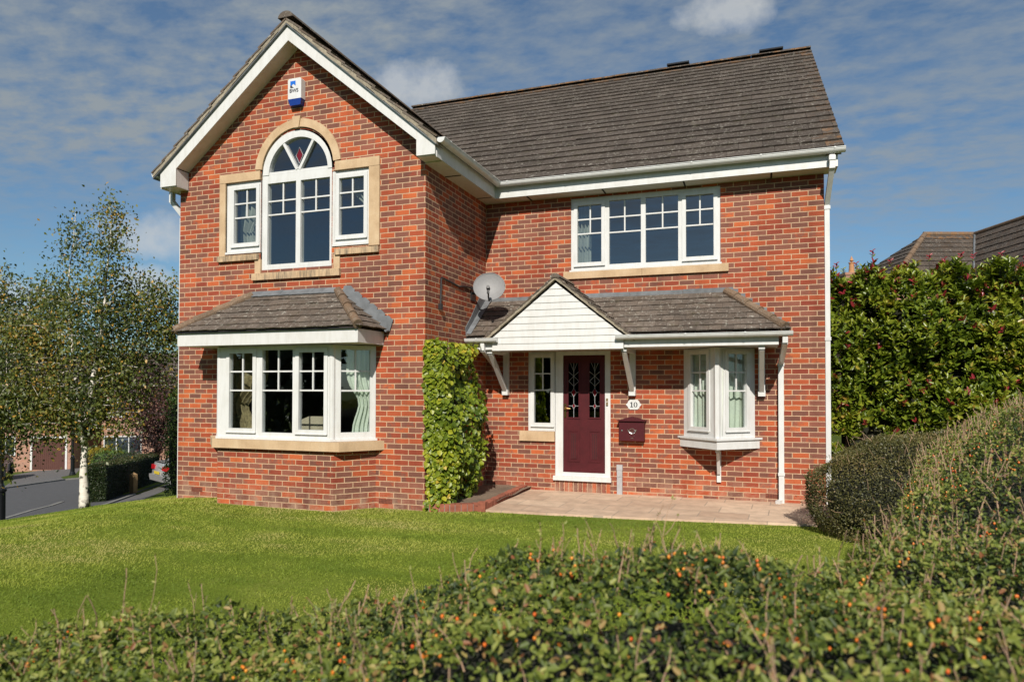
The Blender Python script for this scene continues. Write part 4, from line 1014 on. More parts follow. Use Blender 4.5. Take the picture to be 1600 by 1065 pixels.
lb = thing('letterbox', (2.44, D, .86), 'burgundy wall letterbox with pitched lid and silver emblem', 'letterbox')
mb = MB(); mb.box(2.25, 2.632, D-.115, D-.001, .865, 1.165); mb.build('body', 'burgundy', lb)
mb = MB(); mb.prism([(2.228, D-.15, 1.166), (2.654, D-.15, 1.166), (2.654, D-.15, 1.18), (2.441, D-.15, 1.235), (2.228, D-.15, 1.18)], (0, .149, 0)); mb.build('lid', 'burgundy', lb)
mb = MB(); y = D-.119
mb.tube([(2.45+.045*math.cos(t), y, 1.015+.038*math.sin(t)) for t in np.linspace(0, 2*math.pi, 17)], .005, 5); mb.tube([(2.38, y, 1.04), (2.41, y, .985), (2.45, y, .97), (2.49, y, .985), (2.52, y, 1.04)], .005, 5)
mb.tube([(2.425, y, 1.03), (2.45, y, 1.0), (2.475, y, 1.03)], .004, 5); mb.tube([(2.42, y, .945), (2.42, y, .925)], .004, 5); mb.tube([(2.48, y, .945), (2.48, y, .925)], .004, 5); mb.tube([(2.43, y, .905), (2.47, y, .905)], .004, 5)
mb.build('emblem', 'silver', lb)
mb = MB(); mb.lathe((2.295, D-.115, 1.02), [(.012, 0), (.012, .008), (0, .009)], 10, axis=(0, -1, 0)); mb.build('lock', 'silver', lb)

mb = MB(); mb.box(2.203, 2.284, D-.05, D-.001, .02, .42); mb.box(2.199, 2.288, D-.055, D-.0005, .40, .485); mb.box(2.199, 2.288, D-.055, D-.0005, .30, .312)
M['duct'] = simple('grey_plastic', (.36, .36, .37), .6, 14, .25); tag(mb.build('cable_duct', 'duct'), 'short grey plastic cable cover on wall right of the door', 'cable cover')
db = thing('doorbell', (2.04, D, 1.45), 'small brass doorbell on the white door frame', 'doorbell')
mb = MB(); mb.box(2.026, 2.056, D-.012, D-.0005+.0, 1.40, 1.51); mb.build('plate', 'tarnish', db)
mb = MB(); mb.lathe((2.041, D-.012, 1.455), [(.01, 0), (.009, .006), (0, .007)], 10, axis=(0, -1, 0)); mb.build('button', 'pvc', db)

# ------------------------------------------------------------------ patio, planter
def slab_mat():
    m, nt, b = mat('sandstone_paving'); co = objco(nt)
    bt = N(nt, 'ShaderNodeTexBrick', Scale=1.0); bt.offset = .37; bt.inputs['Brick Width'].default_value = .62; bt.inputs['Row Height'].default_value = .42; bt.inputs['Mortar Size'].default_value = .008
    mp = N(nt, 'ShaderNodeMapping'); mp.inputs['Rotation'].default_value = (0, 0, .04); L(nt, co, mp.inputs[0]); L(nt, mp.outputs[0], bt.inputs[0])
    bt.inputs['Color1'].default_value = (.46, .32, .225, 1); bt.inputs['Color2'].default_value = (.60, .445, .32, 1); bt.inputs['Mortar'].default_value = (.36, .28, .21, 1)
    c = mix(nt, 1, bt.outputs['Color'], ramp(nt, noise(nt, co, 5, 6, .65), [(.3, .78), (.7, 1.15)]), 'MULTIPLY')
    L(nt, c, b.inputs['Base Color']); b.inputs['Roughness'].default_value = .9; bump(nt, b, math_(nt, 'SUBTRACT', noise(nt, co, 40, 4), bt.outputs['Fac']), .3, .006)
    return m
M['slab'] = slab_mat()
mb = MB(); P = [(.80, .23), (1.6, .27), (2.85, .37), (4.82, .64), (6.2, .82), (6.2, D+1.5), (XE+.005, D+1.5), (XE+.005, D-.0005), (.74, D-.0005)]
mb.prism([(x, y, -.02) for x, y in P], (0, 0, .05)); tag(mb.build('patio', 'slab'), kind='structure')
mb = MB(); n = 14
for i in range(n):
    for j in range(n):
        f = lambda a, b: (.0+(.80-.0)*a*(1 if b > .2 else .9), -.02+(D+.02)*b+.28*a*(1-b), .075+.03*math.sin(a*9+b*4)*math.sin(b*13)*.5)
        mb.face([f(i/n, j/n), f((i+1)/n, j/n), f((i+1)/n, (j+1)/n), f(i/n, (j+1)/n)])
tag(mb.build('soil_bed', 'soil', smooth=True), kind='structure')
M['edge_brick'] = simple('edging_brick', (.27, .085, .05), .9, 12, .55, bmp=.4)
mb = MB()
def edging(p, q, n, wd=.105, h=.105):
    p = Vector((*p, 0)); q = Vector((*q, 0)); d = (q-p)/n; ln = d.length; dd = d.normalized(); nn = Vector((-dd.y, dd.x, 0))
    for i in range(n):
        o = p+d*i; j = random.uniform(-.004, .004)
        mb.obox(o, dd, nn, .004, ln-.004, j-.0, wd+j, -.02, h+random.uniform(-.005, .004), 0)
        mb.obox(o, dd, nn, -.004, .004, .004, wd-.004, -.02, h-.012, 1)
edging((.80, .31), (.735, D-.01), 26); edging((.08, -.03), (.42, .07), 5); edging((.42, .075), (.69, .27), 4)
mb.box(.69, .80, .21, .31, -.02, .13)
tag(mb.build('brick_edging', ['edge_brick', 'mortar_pale'] if 'mortar_pale' in M else ['edge_brick', 'kerb']), 'low edging of upright red bricks round the soil bed', 'brick edging')
#@@PART2@@
# ------------------------------------------------------------------ foliage tools
CAM = np.array([4.2759, -8.5121, 1.6628]); YAW, PIT, ROL, FPX = .341, .0181, .0017, 1086.09
RH = np.array([math.cos(YAW), math.sin(YAW), 0.]); FH = np.array([-math.sin(YAW), math.cos(YAW), 0.])
def at(s, t, z=0.):
    """ground position s metres to the right and t metres ahead of where the photographer stands"""
    p = CAM+RH*s+FH*t; return np.array([p[0], p[1], z])
def np_mesh(name, V, quads, rnd, mats, parent=None, smooth=False):
    me = bpy.data.meshes.new(name); n, k = quads.shape
    me.vertices.add(len(V)); me.vertices.foreach_set('co', np.ascontiguousarray(V, np.float32).ravel())
    me.loops.add(n*k); me.loops.foreach_set('vertex_index', quads.astype(np.int32).ravel())
    me.polygons.add(n); me.polygons.foreach_set('loop_start', np.arange(0, n*k, k, dtype=np.int32)); me.polygons.foreach_set('loop_total', np.full(n, k, np.int32))
    if smooth: me.polygons.foreach_set('use_smooth', np.ones(n, bool))
    a = me.attributes.new('rnd', 'FLOAT', 'FACE'); a.data.foreach_set('value', np.ascontiguousarray(rnd, np.float32))
    for m in (mats if isinstance(mats, list) else [mats]): me.materials.append(M[m])
    me.update(calc_edges=True); return link(name, me, parent)
def unit(a): return a/np.maximum(np.linalg.norm(a, axis=-1, keepdims=True), 1e-9)
def leaves(name, C, A, Nn, Ln, Wd, rnd, m, parent=None, fold=.25, six=True, curl=.12):
    C = np.asarray(C); A = unit(A); Nn = Nn-A*np.sum(A*Nn, -1, keepdims=True); Nn = unit(Nn); S = np.cross(A, Nn)
    n = len(C); Ln = np.broadcast_to(Ln, n)[:, None]; Wd = np.broadcast_to(Wd, n)[:, None]
    if six:
        tmpl = [(0, 0, 0), (.30, .5, fold), (.72, .40, fold*.8-curl), (1, 0, -curl*2), (.72, -.40, fold*.8-curl), (.30, -.5, fold)]; F = [(0, 1, 2, 3), (0, 3, 4, 5)]
    else:
        tmpl = [(0, 0, 0), (.45, .5, fold), (1, 0, -curl), (.45, -.5, fold)]; F = [(0, 1, 2, 3)]
    V = np.stack([C+A*Ln*a+S*Wd*b+Nn*Wd*c for a, b, c in tmpl], 1)
    k = len(tmpl); Q = (np.arange(n)[:, None, None]*k+np.array(F)[None]).reshape(-1, 4)
    return np_mesh(name, V.reshape(-1, 3), Q, np.repeat(rnd, len(F)), m, parent)
def rv(n, s=1.): return RNG.normal(0, s, (n, 3))
class Noise2:
    def __init__(s, cell, seed): s.c = cell; s.g = np.random.default_rng(seed).random((256, 256))
    def __call__(s, x, y):
        x = np.asarray(x)/s.c+1000; y = np.asarray(y)/s.c+1000; i = np.floor(x).astype(int); j = np.floor(y).astype(int); fx = x-i; fy = y-j
        fx = fx*fx*(3-2*fx); fy = fy*fy*(3-2*fy); g = s.g; a = lambda p, q: g[(i+p) % 256, (j+q) % 256]
        return (a(0, 0)*(1-fx)+a(1, 0)*fx)*(1-fy)+(a(0, 1)*(1-fx)+a(1, 1)*fx)*fy

M['leaf_cot'] = leaf_mat('cotoneaster_leaf', [(0, (.020, .040, .010)), (.35, (.082, .115, .018)), (.65, (.180, .215, .036)), (.86, (.31, .32, .085)), (.92, (.34, .25, .09)), (.96, (.26, .15, .06)), (1, (.22, .075, .03))], .52, .25, .4)
M['twig'] = simple('brown_twig', (.34, .22, .145), .85, 60, .35)
M['twig_dark'] = simple('dark_branch', (.045, .032, .022), .9, 30, .4)
M['hedge_core'] = simple('hedge_hull_dark', (.012, .013, .006), 1., 20, .5)  # near-black for added hulls that block light and stand in for inner shade
def berry_mat():
    m, nt, b = mat('orange_berry'); at_ = N(nt, 'ShaderNodeAttribute', attribute_name='rnd').outputs['Fac']
    L(nt, ramp(nt, at_, [(0, (.55, .055, .014)), (.4, (.66, .15, .02)), (.8, (.72, .28, .035)), (1, (.70, .38, .07))]), b.inputs['Base Color']); b.inputs['Roughness'].default_value = .3; return m
M['berry'] = berry_mat()
M['leaf_birch'] = leaf_mat('birch_leaf', [(0, (.030, .046, .010)), (.35, (.074, .098, .018)), (.65, (.125, .140, .026)), (.84, (.19, .165, .03)), (.94, (.36, .20, .035)), (1, (.45, .28, .05))], .45, .22, .4)
M['leaf_photinia'] = leaf_mat('photinia_leaf', [(0, (.040, .070, .008)), (.35, (.12, .170, .013)), (.75, (.25, .275, .026)), (.88, (.32, .23, .035)), (.945, (.15, .055, .015)), (.97, (.20, .018, .022)), (1, (.30, .03, .045))], .36, .2, .5)
M['leaf_climber'] = leaf_mat('climber_leaf', [(0, (.045, .080, .008)), (.35, (.12, .170, .014)), (.7, (.24, .285, .022)), (.93, (.38, .37, .03)), (1, (.44, .32, .04))], .4, .28, .4)
M['leaf_shrub'] = leaf_mat('shrub_leaf', [(0, (.034, .040, .011)), (.5, (.095, .090, .025)), (.85, (.155, .13, .042)), (1, (.22, .15, .065))], .5, .15, .4)
M['leaf_hedge'] = leaf_mat('dark_hedge_leaf', [(0, (.012, .024, .008)), (.5, (.026, .046, .012)), (.85, (.05, .068, .018)), (1, (.11, .065, .03))], .5, .15, .4)
M['leaf_green'] = leaf_mat('bright_conifer_leaf', [(0, (.03, .065, .012)), (.5, (.07, .13, .02)), (1, (.13, .20, .04))], .5, .2, .4)
M['leaf_plum'] = leaf_mat('purple_leaf', [(0, (.022, .010, .010)), (.5, (.06, .024, .02)), (1, (.13, .06, .045))], .5, .2, .4)
M['leaf_yellow'] = leaf_mat('yellow_leaf', [(0, (.12, .11, .01)), (.5, (.28, .22, .02)), (1, (.42, .30, .03))], .5, .25, .4)
def bark_mat():
    m, nt, b = mat('white_birch_bark'); co = objco(nt)
    mp = N(nt, 'ShaderNodeMapping'); mp.inputs['Scale'].default_value = (2.2, 2.2, 9); L(nt, co, mp.inputs[0])
    f = noise(nt, mp.outputs[0], 1.6, 5, .7); g = noise(nt, co, 3.2, 4, .6)
    c = ramp(nt, f, [(.28, (.22, .19, .16)), (.42, (.62, .57, .50)), (.7, (.74, .70, .63))])
    c = mix(nt, ramp(nt, g, [(.50, 0), (.56, 1)]), c, (.035, .032, .028)); L(nt, c, b.inputs['Base Color']); b.inputs['Roughness'].default_value = .8; return m
M['bark'] = bark_mat()

# ------------------------------------------------------------------ lawn grass
M['blade'] = leaf_mat('grass_blade', [(0, (.120, .180, .020)), (.35, (.19, .248, .028)), (.6, (.268, .308, .046)), (.82, (.33, .345, .07)), (1, (.37, .345, .11))], .6, .25, .25)
n = 760000
X = RNG.uniform(-11.5, 7.2, n); Y = RNG.uniform(-7.6, 2.2, n)
tt = (X-CAM[0])*FH[0]+(Y-CAM[1])*FH[1]; ss = (X-CAM[0])*RH[0]+(Y-CAM[1])*RH[1]
front = np.interp(X, [.8, 1.6, 2.85, 4.82, 6.2], [.23, .27, .37, .64, .82])
ok = (tt > 2.2) & (np.abs(ss) < tt*1.25+.6) & ((np.abs(ss) < tt*.8+.3) | (RNG.random(n) < .6)) & (RNG.random(n) < np.minimum(1, (5.2/np.maximum(tt, .1))**1.0))
house_lim = np.where(X < 0, np.where((X > XL) & (X < 0), 0.0, 9.), np.where(X < .8, -.05+.33*np.clip(X, 0, 1), front))
bayf = (X > -3.55) & (X < -.72) & (Y > -.47-0.0*X) & (Y > np.where(X < -3.1, -(X+3.512)*1.087, np.where(X > -1.15, (X+.757)*1.157, -.46)))
ok &= (Y < house_lim-.01) & ~bayf
keepv = np.array([edge_poly_keep(a, b) if a < -4.5 else True for a, b in zip(X, Y)]) if True else ok
ok &= keepv
X, Y, tt = X[ok], Y[ok], tt[ok]; n = len(X)
n1, n2, n3 = Noise2(.8, 1), Noise2(.28, 2), Noise2(2.0, 3); n4 = Noise2(.07, 4)
pat = .40*n1(X*.45+Y*.2, Y*1.6)+.25*n2(X*.6, Y*1.4)+.35*n3(X, Y)
rn = np.clip(.5+(pat-.5)*2.3+RNG.normal(0, .06, n), 0, 1)
Hh = RNG.uniform(.009, .020, n)*(.75+.6*n2(X, Y)); Wb = RNG.uniform(.003, .0055, n)*np.clip(tt/6, .8, 1.8)
Z = lawn_z(X, Y)-.003; B = np.stack([X, Y, Z], -1); an = RNG.uniform(0, 2*np.pi, n); sd = np.stack([np.cos(an), np.sin(an), 0*an], -1)*Wb[:, None]
lean = (RNG.normal(0, .85, (n, 2))+np.array([.1, .35]))*Hh[:, None]; tip = B+np.concatenate([lean, Hh[:, None]], 1)
V = np.stack([B-sd, B+sd, tip], 1).reshape(-1, 3)
tag(np_mesh('grass', V, np.arange(3*n).reshape(-1, 3), rn, 'blade'), kind='stuff')

# ------------------------------------------------------------------ clipped cotoneaster hedge in the foreground
def hz(s, t):
    front = np.interp(s, [-3.2, -1.77, -.88, -.44, 0, .44, .77, 1.1, 1.6, 4.5], [.85, .88, .95, 1.03, 1.12, 1.165, 1.145, 1.13, 1.135, 1.19])
    return front+np.where(s > .9, sm(.9, 1.5, s)*(sm(2.2, 4.0, t)*(sm(.56, .76, s/np.maximum(t, .1))*.34+.0)+.03*sm(1.2, 2.4, s)), 0)
def hfar(s): return np.interp(s, [-3.5, 1.0, 1.25, 1.6, 3.3, 4.6], [2.42, 2.38, 2.55, 3.1, 5.7, 5.9])
def hprof(s, t):
    d = np.clip((hfar(s)-t)/.28, 0, 1); e = np.clip((t-.45)/.3, 0, 1)
    return hz(s, t)*(.35+.65*np.sqrt(1-(1-d)**2))*(.35+.65*np.sqrt(1-(1-e)**2))
hb1, hb2 = Noise2(.30, 21), Noise2(.11, 22)
def htop(s, t): return hprof(s, t)+.11*(hb1(s, t)-.5)+.055*(hb2(s, t)-.5)
hedge = thing('berry_hedge', at(0, 1.5, 0), 'foreground hedge of small-leaved shrub with orange berries and bare brown shoots', 'hedge')
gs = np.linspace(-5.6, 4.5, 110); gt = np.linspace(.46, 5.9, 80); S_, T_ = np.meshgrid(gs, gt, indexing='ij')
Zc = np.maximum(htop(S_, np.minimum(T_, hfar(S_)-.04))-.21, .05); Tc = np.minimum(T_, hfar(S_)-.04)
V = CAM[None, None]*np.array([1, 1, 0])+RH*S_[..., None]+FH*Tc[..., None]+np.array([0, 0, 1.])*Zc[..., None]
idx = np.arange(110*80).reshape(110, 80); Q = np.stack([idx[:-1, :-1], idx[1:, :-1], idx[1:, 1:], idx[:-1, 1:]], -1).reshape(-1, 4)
np_mesh('shade_hull', V.reshape(-1, 3), Q, np.full(len(Q), .5), 'hedge_core', hedge)  # added hull under the leaves, blocks light and reads as inner shade
n = 420000
s = RNG.uniform(-5.5, 4.4, n); t = RNG.uniform(.5, 5.8, n); inview = np.abs(s) < t*.82+.5
ok = (t < hfar(s)+.02) & (inview | (RNG.random(n) < .6)) & (t > .62) & (RNG.random(n) < np.clip(2.6/t, .35, 1)**.7)
s, t = s[ok], t[ok]; n = len(s)
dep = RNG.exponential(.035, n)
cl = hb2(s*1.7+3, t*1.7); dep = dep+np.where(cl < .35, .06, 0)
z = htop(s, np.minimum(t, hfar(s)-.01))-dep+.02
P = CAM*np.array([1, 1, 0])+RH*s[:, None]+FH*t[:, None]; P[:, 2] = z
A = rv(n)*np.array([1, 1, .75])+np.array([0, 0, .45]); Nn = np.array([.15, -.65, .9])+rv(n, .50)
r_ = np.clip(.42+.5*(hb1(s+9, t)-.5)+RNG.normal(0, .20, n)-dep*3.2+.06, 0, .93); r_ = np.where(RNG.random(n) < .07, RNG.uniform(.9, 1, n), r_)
ln_ = RNG.uniform(.012, .026, n)*(1-.12*(t > 2.6))
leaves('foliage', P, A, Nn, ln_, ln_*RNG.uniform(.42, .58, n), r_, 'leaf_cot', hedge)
# bare shoots standing out of the clipped top: kinked, tapering, with small buds and leaves
tw = MB(); LP, LA = [], []
k = 0
while k < 880:
    s0 = RNG.uniform(-2.6, 4.0); t0 = 1.0+4.6*RNG.random()**1.4
    far = hfar(s0)-t0 < .32
    if t0 > hfar(s0)-.02 or abs(s0) > t0*.8+.1 or (not far and t0 < 2.4 and RNG.random() < .5): continue
    k += 1
    h = RNG.uniform(.04, .11)*(1.5 if far and RNG.random() < .35 else 1.)*(1.4 if RNG.random() < .08 else 1)
    if t0 < 1.8 and RNG.random() < .5: continue
    p = at(s0, t0, float(htop(s0, t0))-.05); d = np.array([RNG.normal(0, .20), RNG.normal(0, .20), 1.]); d /= np.linalg.norm(d)
    m_ = 6; pts = [p]
    for i in range(m_):
        d = d+RNG.normal(0, .13, 3)+np.array([0, 0, .03]); d /= np.linalg.norm(d); pts.append(pts[-1]+d*(h+.05)/m_)
    r0 = RNG.uniform(.0009, .0017)*(1+.25*max(0, t0-2)); tw.tube(pts, [r0*(1.35-.11*i) for i in range(m_)]+[r0*.95], 5)
    if RNG.random() < .5:
        q = pts[3]; e = d+RNG.normal(0, .7, 3); e /= np.linalg.norm(e); q2 = q+e*h*.22; e = e+np.array([0, 0, .5]); e /= np.linalg.norm(e); tw.tube([q, q2, q2+e*h*.25], [r0*.9, r0*.8, r0*.7], 4)
        for _ in range(2): LP.append(q2+e*h*.25*RNG.random()); LA.append(e+RNG.normal(0, .6, 3))
    for i in range(1, m_+1):
        for _ in range(3 if RNG.random() < (.85 if i < 5 else .7) else 0):
            LP.append(pts[i]+RNG.normal(0, .002, 3)); e = RNG.normal(0, 1, 3)+d*.8; LA.append(e)
tag(tw.build('shoots', 'twig', hedge), kind='stuff')
LP = np.array(LP); LA = np.array(LA); m_ = len(LP); ln_ = RNG.uniform(.007, .015, m_)
leaves('shoot_leaves', LP, LA, rv(m_)+np.array([0, -.3, .6]), ln_, ln_*.5, np.clip(RNG.normal(.72, .18, m_), 0, 1), 'leaf_cot', hedge)
# berries in ones, twos and threes
sph = []; 
for i in range(4):
    th = math.pi*(i+.5)/4
    for j in range(6): ph = 2*math.pi*j/6; sph.append((math.sin(th)*math.cos(ph), math.sin(th)*math.sin(ph), math.cos(th)))
sph = np.array(sph+[(0, 0, 1.05), (0, 0, -1.05)]); sq = [(i*6+j, i*6+(j+1) % 6, (i+1)*6+(j+1) % 6, (i+1)*6+j) for i in range(3) for j in range(6)]
sq += [(24, (j+1) % 6, j, 24) for j in range(0)]
cap = [(0, 1, 2, 3), (0, 3, 4, 5), (18, 21, 20, 19), (18, 23, 22, 21)]
sq = np.array(sq+cap); BC = []
while len(BC) < 950:
    s0 = RNG.uniform(-2.4, 3.9); t0 = 1.0+4.2*RNG.random()**1.3
    if t0 > hfar(s0)-.03 or abs(s0) > t0*.78+.1 or hb1(s0*.8+4, t0*.8+2) < .36+.1*RNG.random(): continue
    p = at(s0, t0, float(htop(s0, t0))+RNG.uniform(-.022, .018))
    for _ in range(RNG.choice([1, 1, 2, 3])): BC.append(p+RNG.normal(0, .007, 3))
BC = np.array(BC); nb = len(BC); rr = RNG.uniform(.0038, .0052, nb)
V = (BC[:, None]+sph[None, :24]*rr[:, None, None]).reshape(-1, 3); Q = (np.arange(nb)[:, None, None]*24+sq[None]).reshape(-1, 4)
tag(np_mesh('berries', V, Q, np.repeat(RNG.beta(2.2, 2, nb), len(sq)), 'berry', hedge, True), kind='stuff')

# ------------------------------------------------------------------ shrubs as leafy volumes
def blob_points(n, c, r, pw=2.6, lump=.12, seed=0, zmin=0.):
    rg = np.random.default_rng(seed); d = unit(rg.normal(0, 1, (n, 3))); d[:, 2] = np.where(d[:, 2] < -.55, -d[:, 2], d[:, 2])
    q = (np.abs(d)**pw).sum(1)**(-1/pw); P = d*q[:, None]
    ph = rg.uniform(0, 6.28, 6); w = sum(np.sin(P[:, i % 3]*(4+2.1*i)+P[:, (i+1) % 3]*(3+1.3*i)+ph[i]) for i in range(6))/6
    P = P*(1+lump*w)[:, None]; nn = unit(P*np.abs(P)**(pw-2)/np.array(r)); return np.array(c)+P*np.array(r), nn, d
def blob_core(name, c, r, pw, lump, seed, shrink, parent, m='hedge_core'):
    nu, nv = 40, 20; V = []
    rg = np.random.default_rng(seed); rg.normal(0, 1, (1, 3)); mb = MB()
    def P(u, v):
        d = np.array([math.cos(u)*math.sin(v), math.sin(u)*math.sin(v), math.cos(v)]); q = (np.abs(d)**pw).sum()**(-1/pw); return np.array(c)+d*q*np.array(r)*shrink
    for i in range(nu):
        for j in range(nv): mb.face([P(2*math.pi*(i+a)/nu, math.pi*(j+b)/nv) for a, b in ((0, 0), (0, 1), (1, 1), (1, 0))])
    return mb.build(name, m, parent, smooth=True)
def shrub(name, c, r, n, leaf, m, label, cat, pw=2.6, lump=.08, seed=1, wr=.5, base=None, group=None, shrink=.9, fuzz=.03, up=.3, rmean=.45):
    root = thing(name, base if base is not None else (c[0], c[1], c[2]-r[2]), label, cat, group)
    P, nn, d = blob_points(n, c, r, pw, lump, seed); P = P-nn*np.abs(RNG.normal(0, fuzz, n))[:, None]*1.2+nn*np.where(RNG.random(n) < .12, RNG.exponential(fuzz*.9, n), 0)[:, None]
    A = nn*.5+rv(n)+np.array([0, 0, up]); Nn = nn*.6+np.array([.15, -.6, .6])+rv(n, .5); ln = RNG.uniform(.6, 1.25, n)*leaf
    nz = Noise2(r[0]*.22, seed+50)
    r_ = np.clip(rmean+.8*(nz(P[:, 0]+P[:, 1]*.7, P[:, 2]*1.2)-.5)+RNG.normal(0, .2, n), 0, 1)
    leaves('foliage', P, A, Nn, ln, ln*wr, r_, m, root, six=leaf > .03)
    blob_core('shade_hull', c, r, pw, lump, seed, shrink, root)  # added dark hull within the leaf shell, in place of a shaded inside
    return root
sh = shrub('rounded_shrub', (6.38, .42, .40), (1.56, 1.02, .80), 70000, .026, 'leaf_shrub', 'rounded clipped shrub of tiny leaves at the right end of the patio', 'shrub', 2.1, .07, 5, .45, (6.3, .45, 0), fuzz=.035, shrink=.87)
tw = MB(); P, nn, d = blob_points(260, (6.38, .42, .40), (1.56, 1.02, .80), 2.1, .07, 5)
for p, q in zip(P, nn):
    if p[2] < .15: continue
    e = unit(q+RNG.normal(0, .5, 3)+np.array([0, 0, .3])); l_ = RNG.uniform(.04, .13); tw.tube([p-e*.03, p+e*l_*.6, p+e*l_+RNG.normal(0, .01, 3)], [.0025, .002, .0014], 4)
tag(tw.build('shoots', 'twig', sh), kind='stuff')

# photinia screen beside the house: sprigs of long glossy leaves
ph = thing('photinia_hedge', (7.4, 3.6, 0), 'tall glossy green hedge with red young leaves behind the right house corner', 'hedge')
gapn = Noise2(.42, 78)
def face_pts(k, fn): a_, b_ = RNG.random(k), RNG.random(k); return fn(a_, b_)
tz = lambda x: 3.40+.40*(gapn(x*1.2, x*0+3)-.5)+.10*np.sin(x*11)+.05*np.sin(x*3)
F1 = face_pts(2700, lambda a_, b_: (5.22+3.9*a_, 3.15+.50*(gapn(5.22+3.9*a_*.8, 2.4*b_)-.5)+.25*np.clip(b_-.85, 0, 1)/.15*.8, .30+(tz(5.22+3.9*a_)-.30)*b_, np.tile([0, -1., .15], (len(a_), 1))))
F2 = face_pts(950, lambda a_, b_: (5.22+3.9*a_, 3.2+1.7*b_, tz(5.22+3.9*a_)+.02, np.tile([0, -.2, 1.], (len(a_), 1))))
F3 = face_pts(420, lambda a_, b_: (5.24+0*a_, 3.1+1.8*a_, .4+2.9*b_, np.tile([-1., -.2, .1], (len(a_), 1))))
P = np.concatenate([np.stack(f[:3], -1) for f in (F1, F2, F3)]); nn = unit(np.concatenate([f[3] for f in (F1, F2, F3)]))
gv = gapn(P[:, 0]*1.0, P[:, 2]+P[:, 1]); keep = (gv > .2) | (P[:, 2] > 2.9); P, nn = P[keep], nn[keep]
low = (P[:, 2] < 1.0) & (P[:, 0] < 6.3) & (RNG.random(len(P)) < .62); P, nn = P[~low], nn[~low]; ns = len(P)
P = P-nn*np.abs(RNG.normal(0, .12, ns))[:, None]
ax = unit(nn*.7+rv(ns, .45)+np.array([0, 0, .75])); C, A, Nn, r_, ln = [], [], [], [], []; kk = 9
top = P[:, 2] > 2.9
sr = RNG.random(ns); red = sr < np.where(top, .16, .06)
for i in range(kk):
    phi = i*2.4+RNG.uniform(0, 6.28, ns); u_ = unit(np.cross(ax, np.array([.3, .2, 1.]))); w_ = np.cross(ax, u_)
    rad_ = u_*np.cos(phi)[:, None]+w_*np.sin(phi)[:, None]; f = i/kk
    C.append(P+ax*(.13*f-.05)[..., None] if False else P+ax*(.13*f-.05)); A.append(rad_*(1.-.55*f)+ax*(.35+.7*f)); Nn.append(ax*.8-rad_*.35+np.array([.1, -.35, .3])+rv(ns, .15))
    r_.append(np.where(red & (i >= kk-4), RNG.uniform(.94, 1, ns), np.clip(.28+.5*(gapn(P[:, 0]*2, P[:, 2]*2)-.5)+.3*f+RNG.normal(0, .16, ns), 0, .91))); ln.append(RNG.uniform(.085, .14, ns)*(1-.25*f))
C, A, Nn = map(np.concatenate, (C, A, Nn)); r_ = np.concatenate(r_); ln = np.concatenate(ln)
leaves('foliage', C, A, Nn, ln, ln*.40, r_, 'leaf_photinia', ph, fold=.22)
mb = MB(); mb.prism([(5.62, 3.55, .55), (9.0, 3.55, .3), (9.0, 3.55, 3.02), (5.62, 3.55, 3.02)], (0, 1.2, 0)); mb.build('shade_hull', 'hedge_core', ph)  # added dark box behind the sprigs, keeps light from passing through
tw = MB(); tl = []
for x, y, h in ((5.95, 3.6, .40), (5.3, 3.4, .22), (5.7, 3.5, .2), (6.7, 3.5, .26), (7.1, 3.4, .24), (7.6, 3.4, .22), (6.2, 3.4, .2), (5.55, 3.5, .12), (6.9, 3.5, .2), (7.3, 3.4, .22), (8.0, 3.5, .16), (6.45, 3.5, .16), (5.42, 3.45, .2), (7.75, 3.3, .12), (8.6, 3.4, .2)):
    p = np.array((x, y, 3.32)); q = p+np.array([RNG.normal(0, .02), 0, h+.1]); tw.tube([p, (p+q)/2+np.array([.012, 0, 0]), q], [.006, .005, .004], 5)
    for i in range(7): an = i*2.4; tl.append((q-np.array([0, 0, .02*i*(.5+h)]), np.array([math.cos(an)*.7, math.sin(an)*.7, .6]), .99 if i < 5 and h > .15 else .6))
for k in range(9): x = 5.5+k*.28; tw.tube([(x, 3.65, 0), (x+RNG.normal(0, .08), 3.6, .5), (x+RNG.normal(0, .15), 3.6, 1.2)], [.022, .018, .014], 6)
tag(tw.build('stems', 'twig_dark', ph), kind='stuff')
leaves('young_leaves', np.array([a[0] for a in tl]), np.array([a[1] for a in tl]), np.array([np.array([0, -.5, .8])+RNG.normal(0, .3, 3) for a in tl]), .065, .026, np.array([a[2] for a in tl]), 'leaf_photinia', ph)

# climber on the return wall
cl = thing('climbing_plant', (.2, .6, .05), 'leafy yellow-green climber on the side wall between bay and porch', 'climber')
n = 4300; v = RNG.random(n); 
yy = RNG.uniform(-.02, 1.42, n); zz = RNG.uniform(.04, 2.33, n); cn = Noise2(.26, 91)
bul = .30+.10*np.sin(zz*2.1+.5)+.24*(cn(yy, zz)-.5); end = np.clip((1.24+.19*np.clip(zz/1.2, 0, 1)-yy)/.22, 0, 1); st_ = np.clip((yy+.02)/.16, 0, 1); tp = np.clip((2.38-zz)/.14, 0, 1)
xx = .05+bul*np.sqrt(end)*np.sqrt(.25+.75*st_)*np.sqrt(tp)*np.clip(.50+.55*zz/1.1, 0, 1)
side = RNG.random(n) < .34      # front (south) face and the far edge
yy = np.where(side, RNG.exponential(.035, n)-.03, yy); xx = np.where(side, RNG.uniform(.02, .36, n)*np.sqrt(tp)*(.8+.25*np.sin(zz*2.1+.5)), xx)
yy = np.where(side, yy+.25*(xx/.4)**2, yy)
xx = xx-np.where(side, 0, RNG.exponential(.035, n)); edge_ = (RNG.random(n) < .2)
xx = np.where(edge_, xx+.03, xx)
P = np.stack([np.maximum(xx, .02), yy, zz], -1); nn = np.where(side[:, None], np.array([.25, -1., .12]), unit(np.stack([np.ones(n), -.35+.9*(yy > 1.1), .15+.6*(zz > 2.1)], -1)))
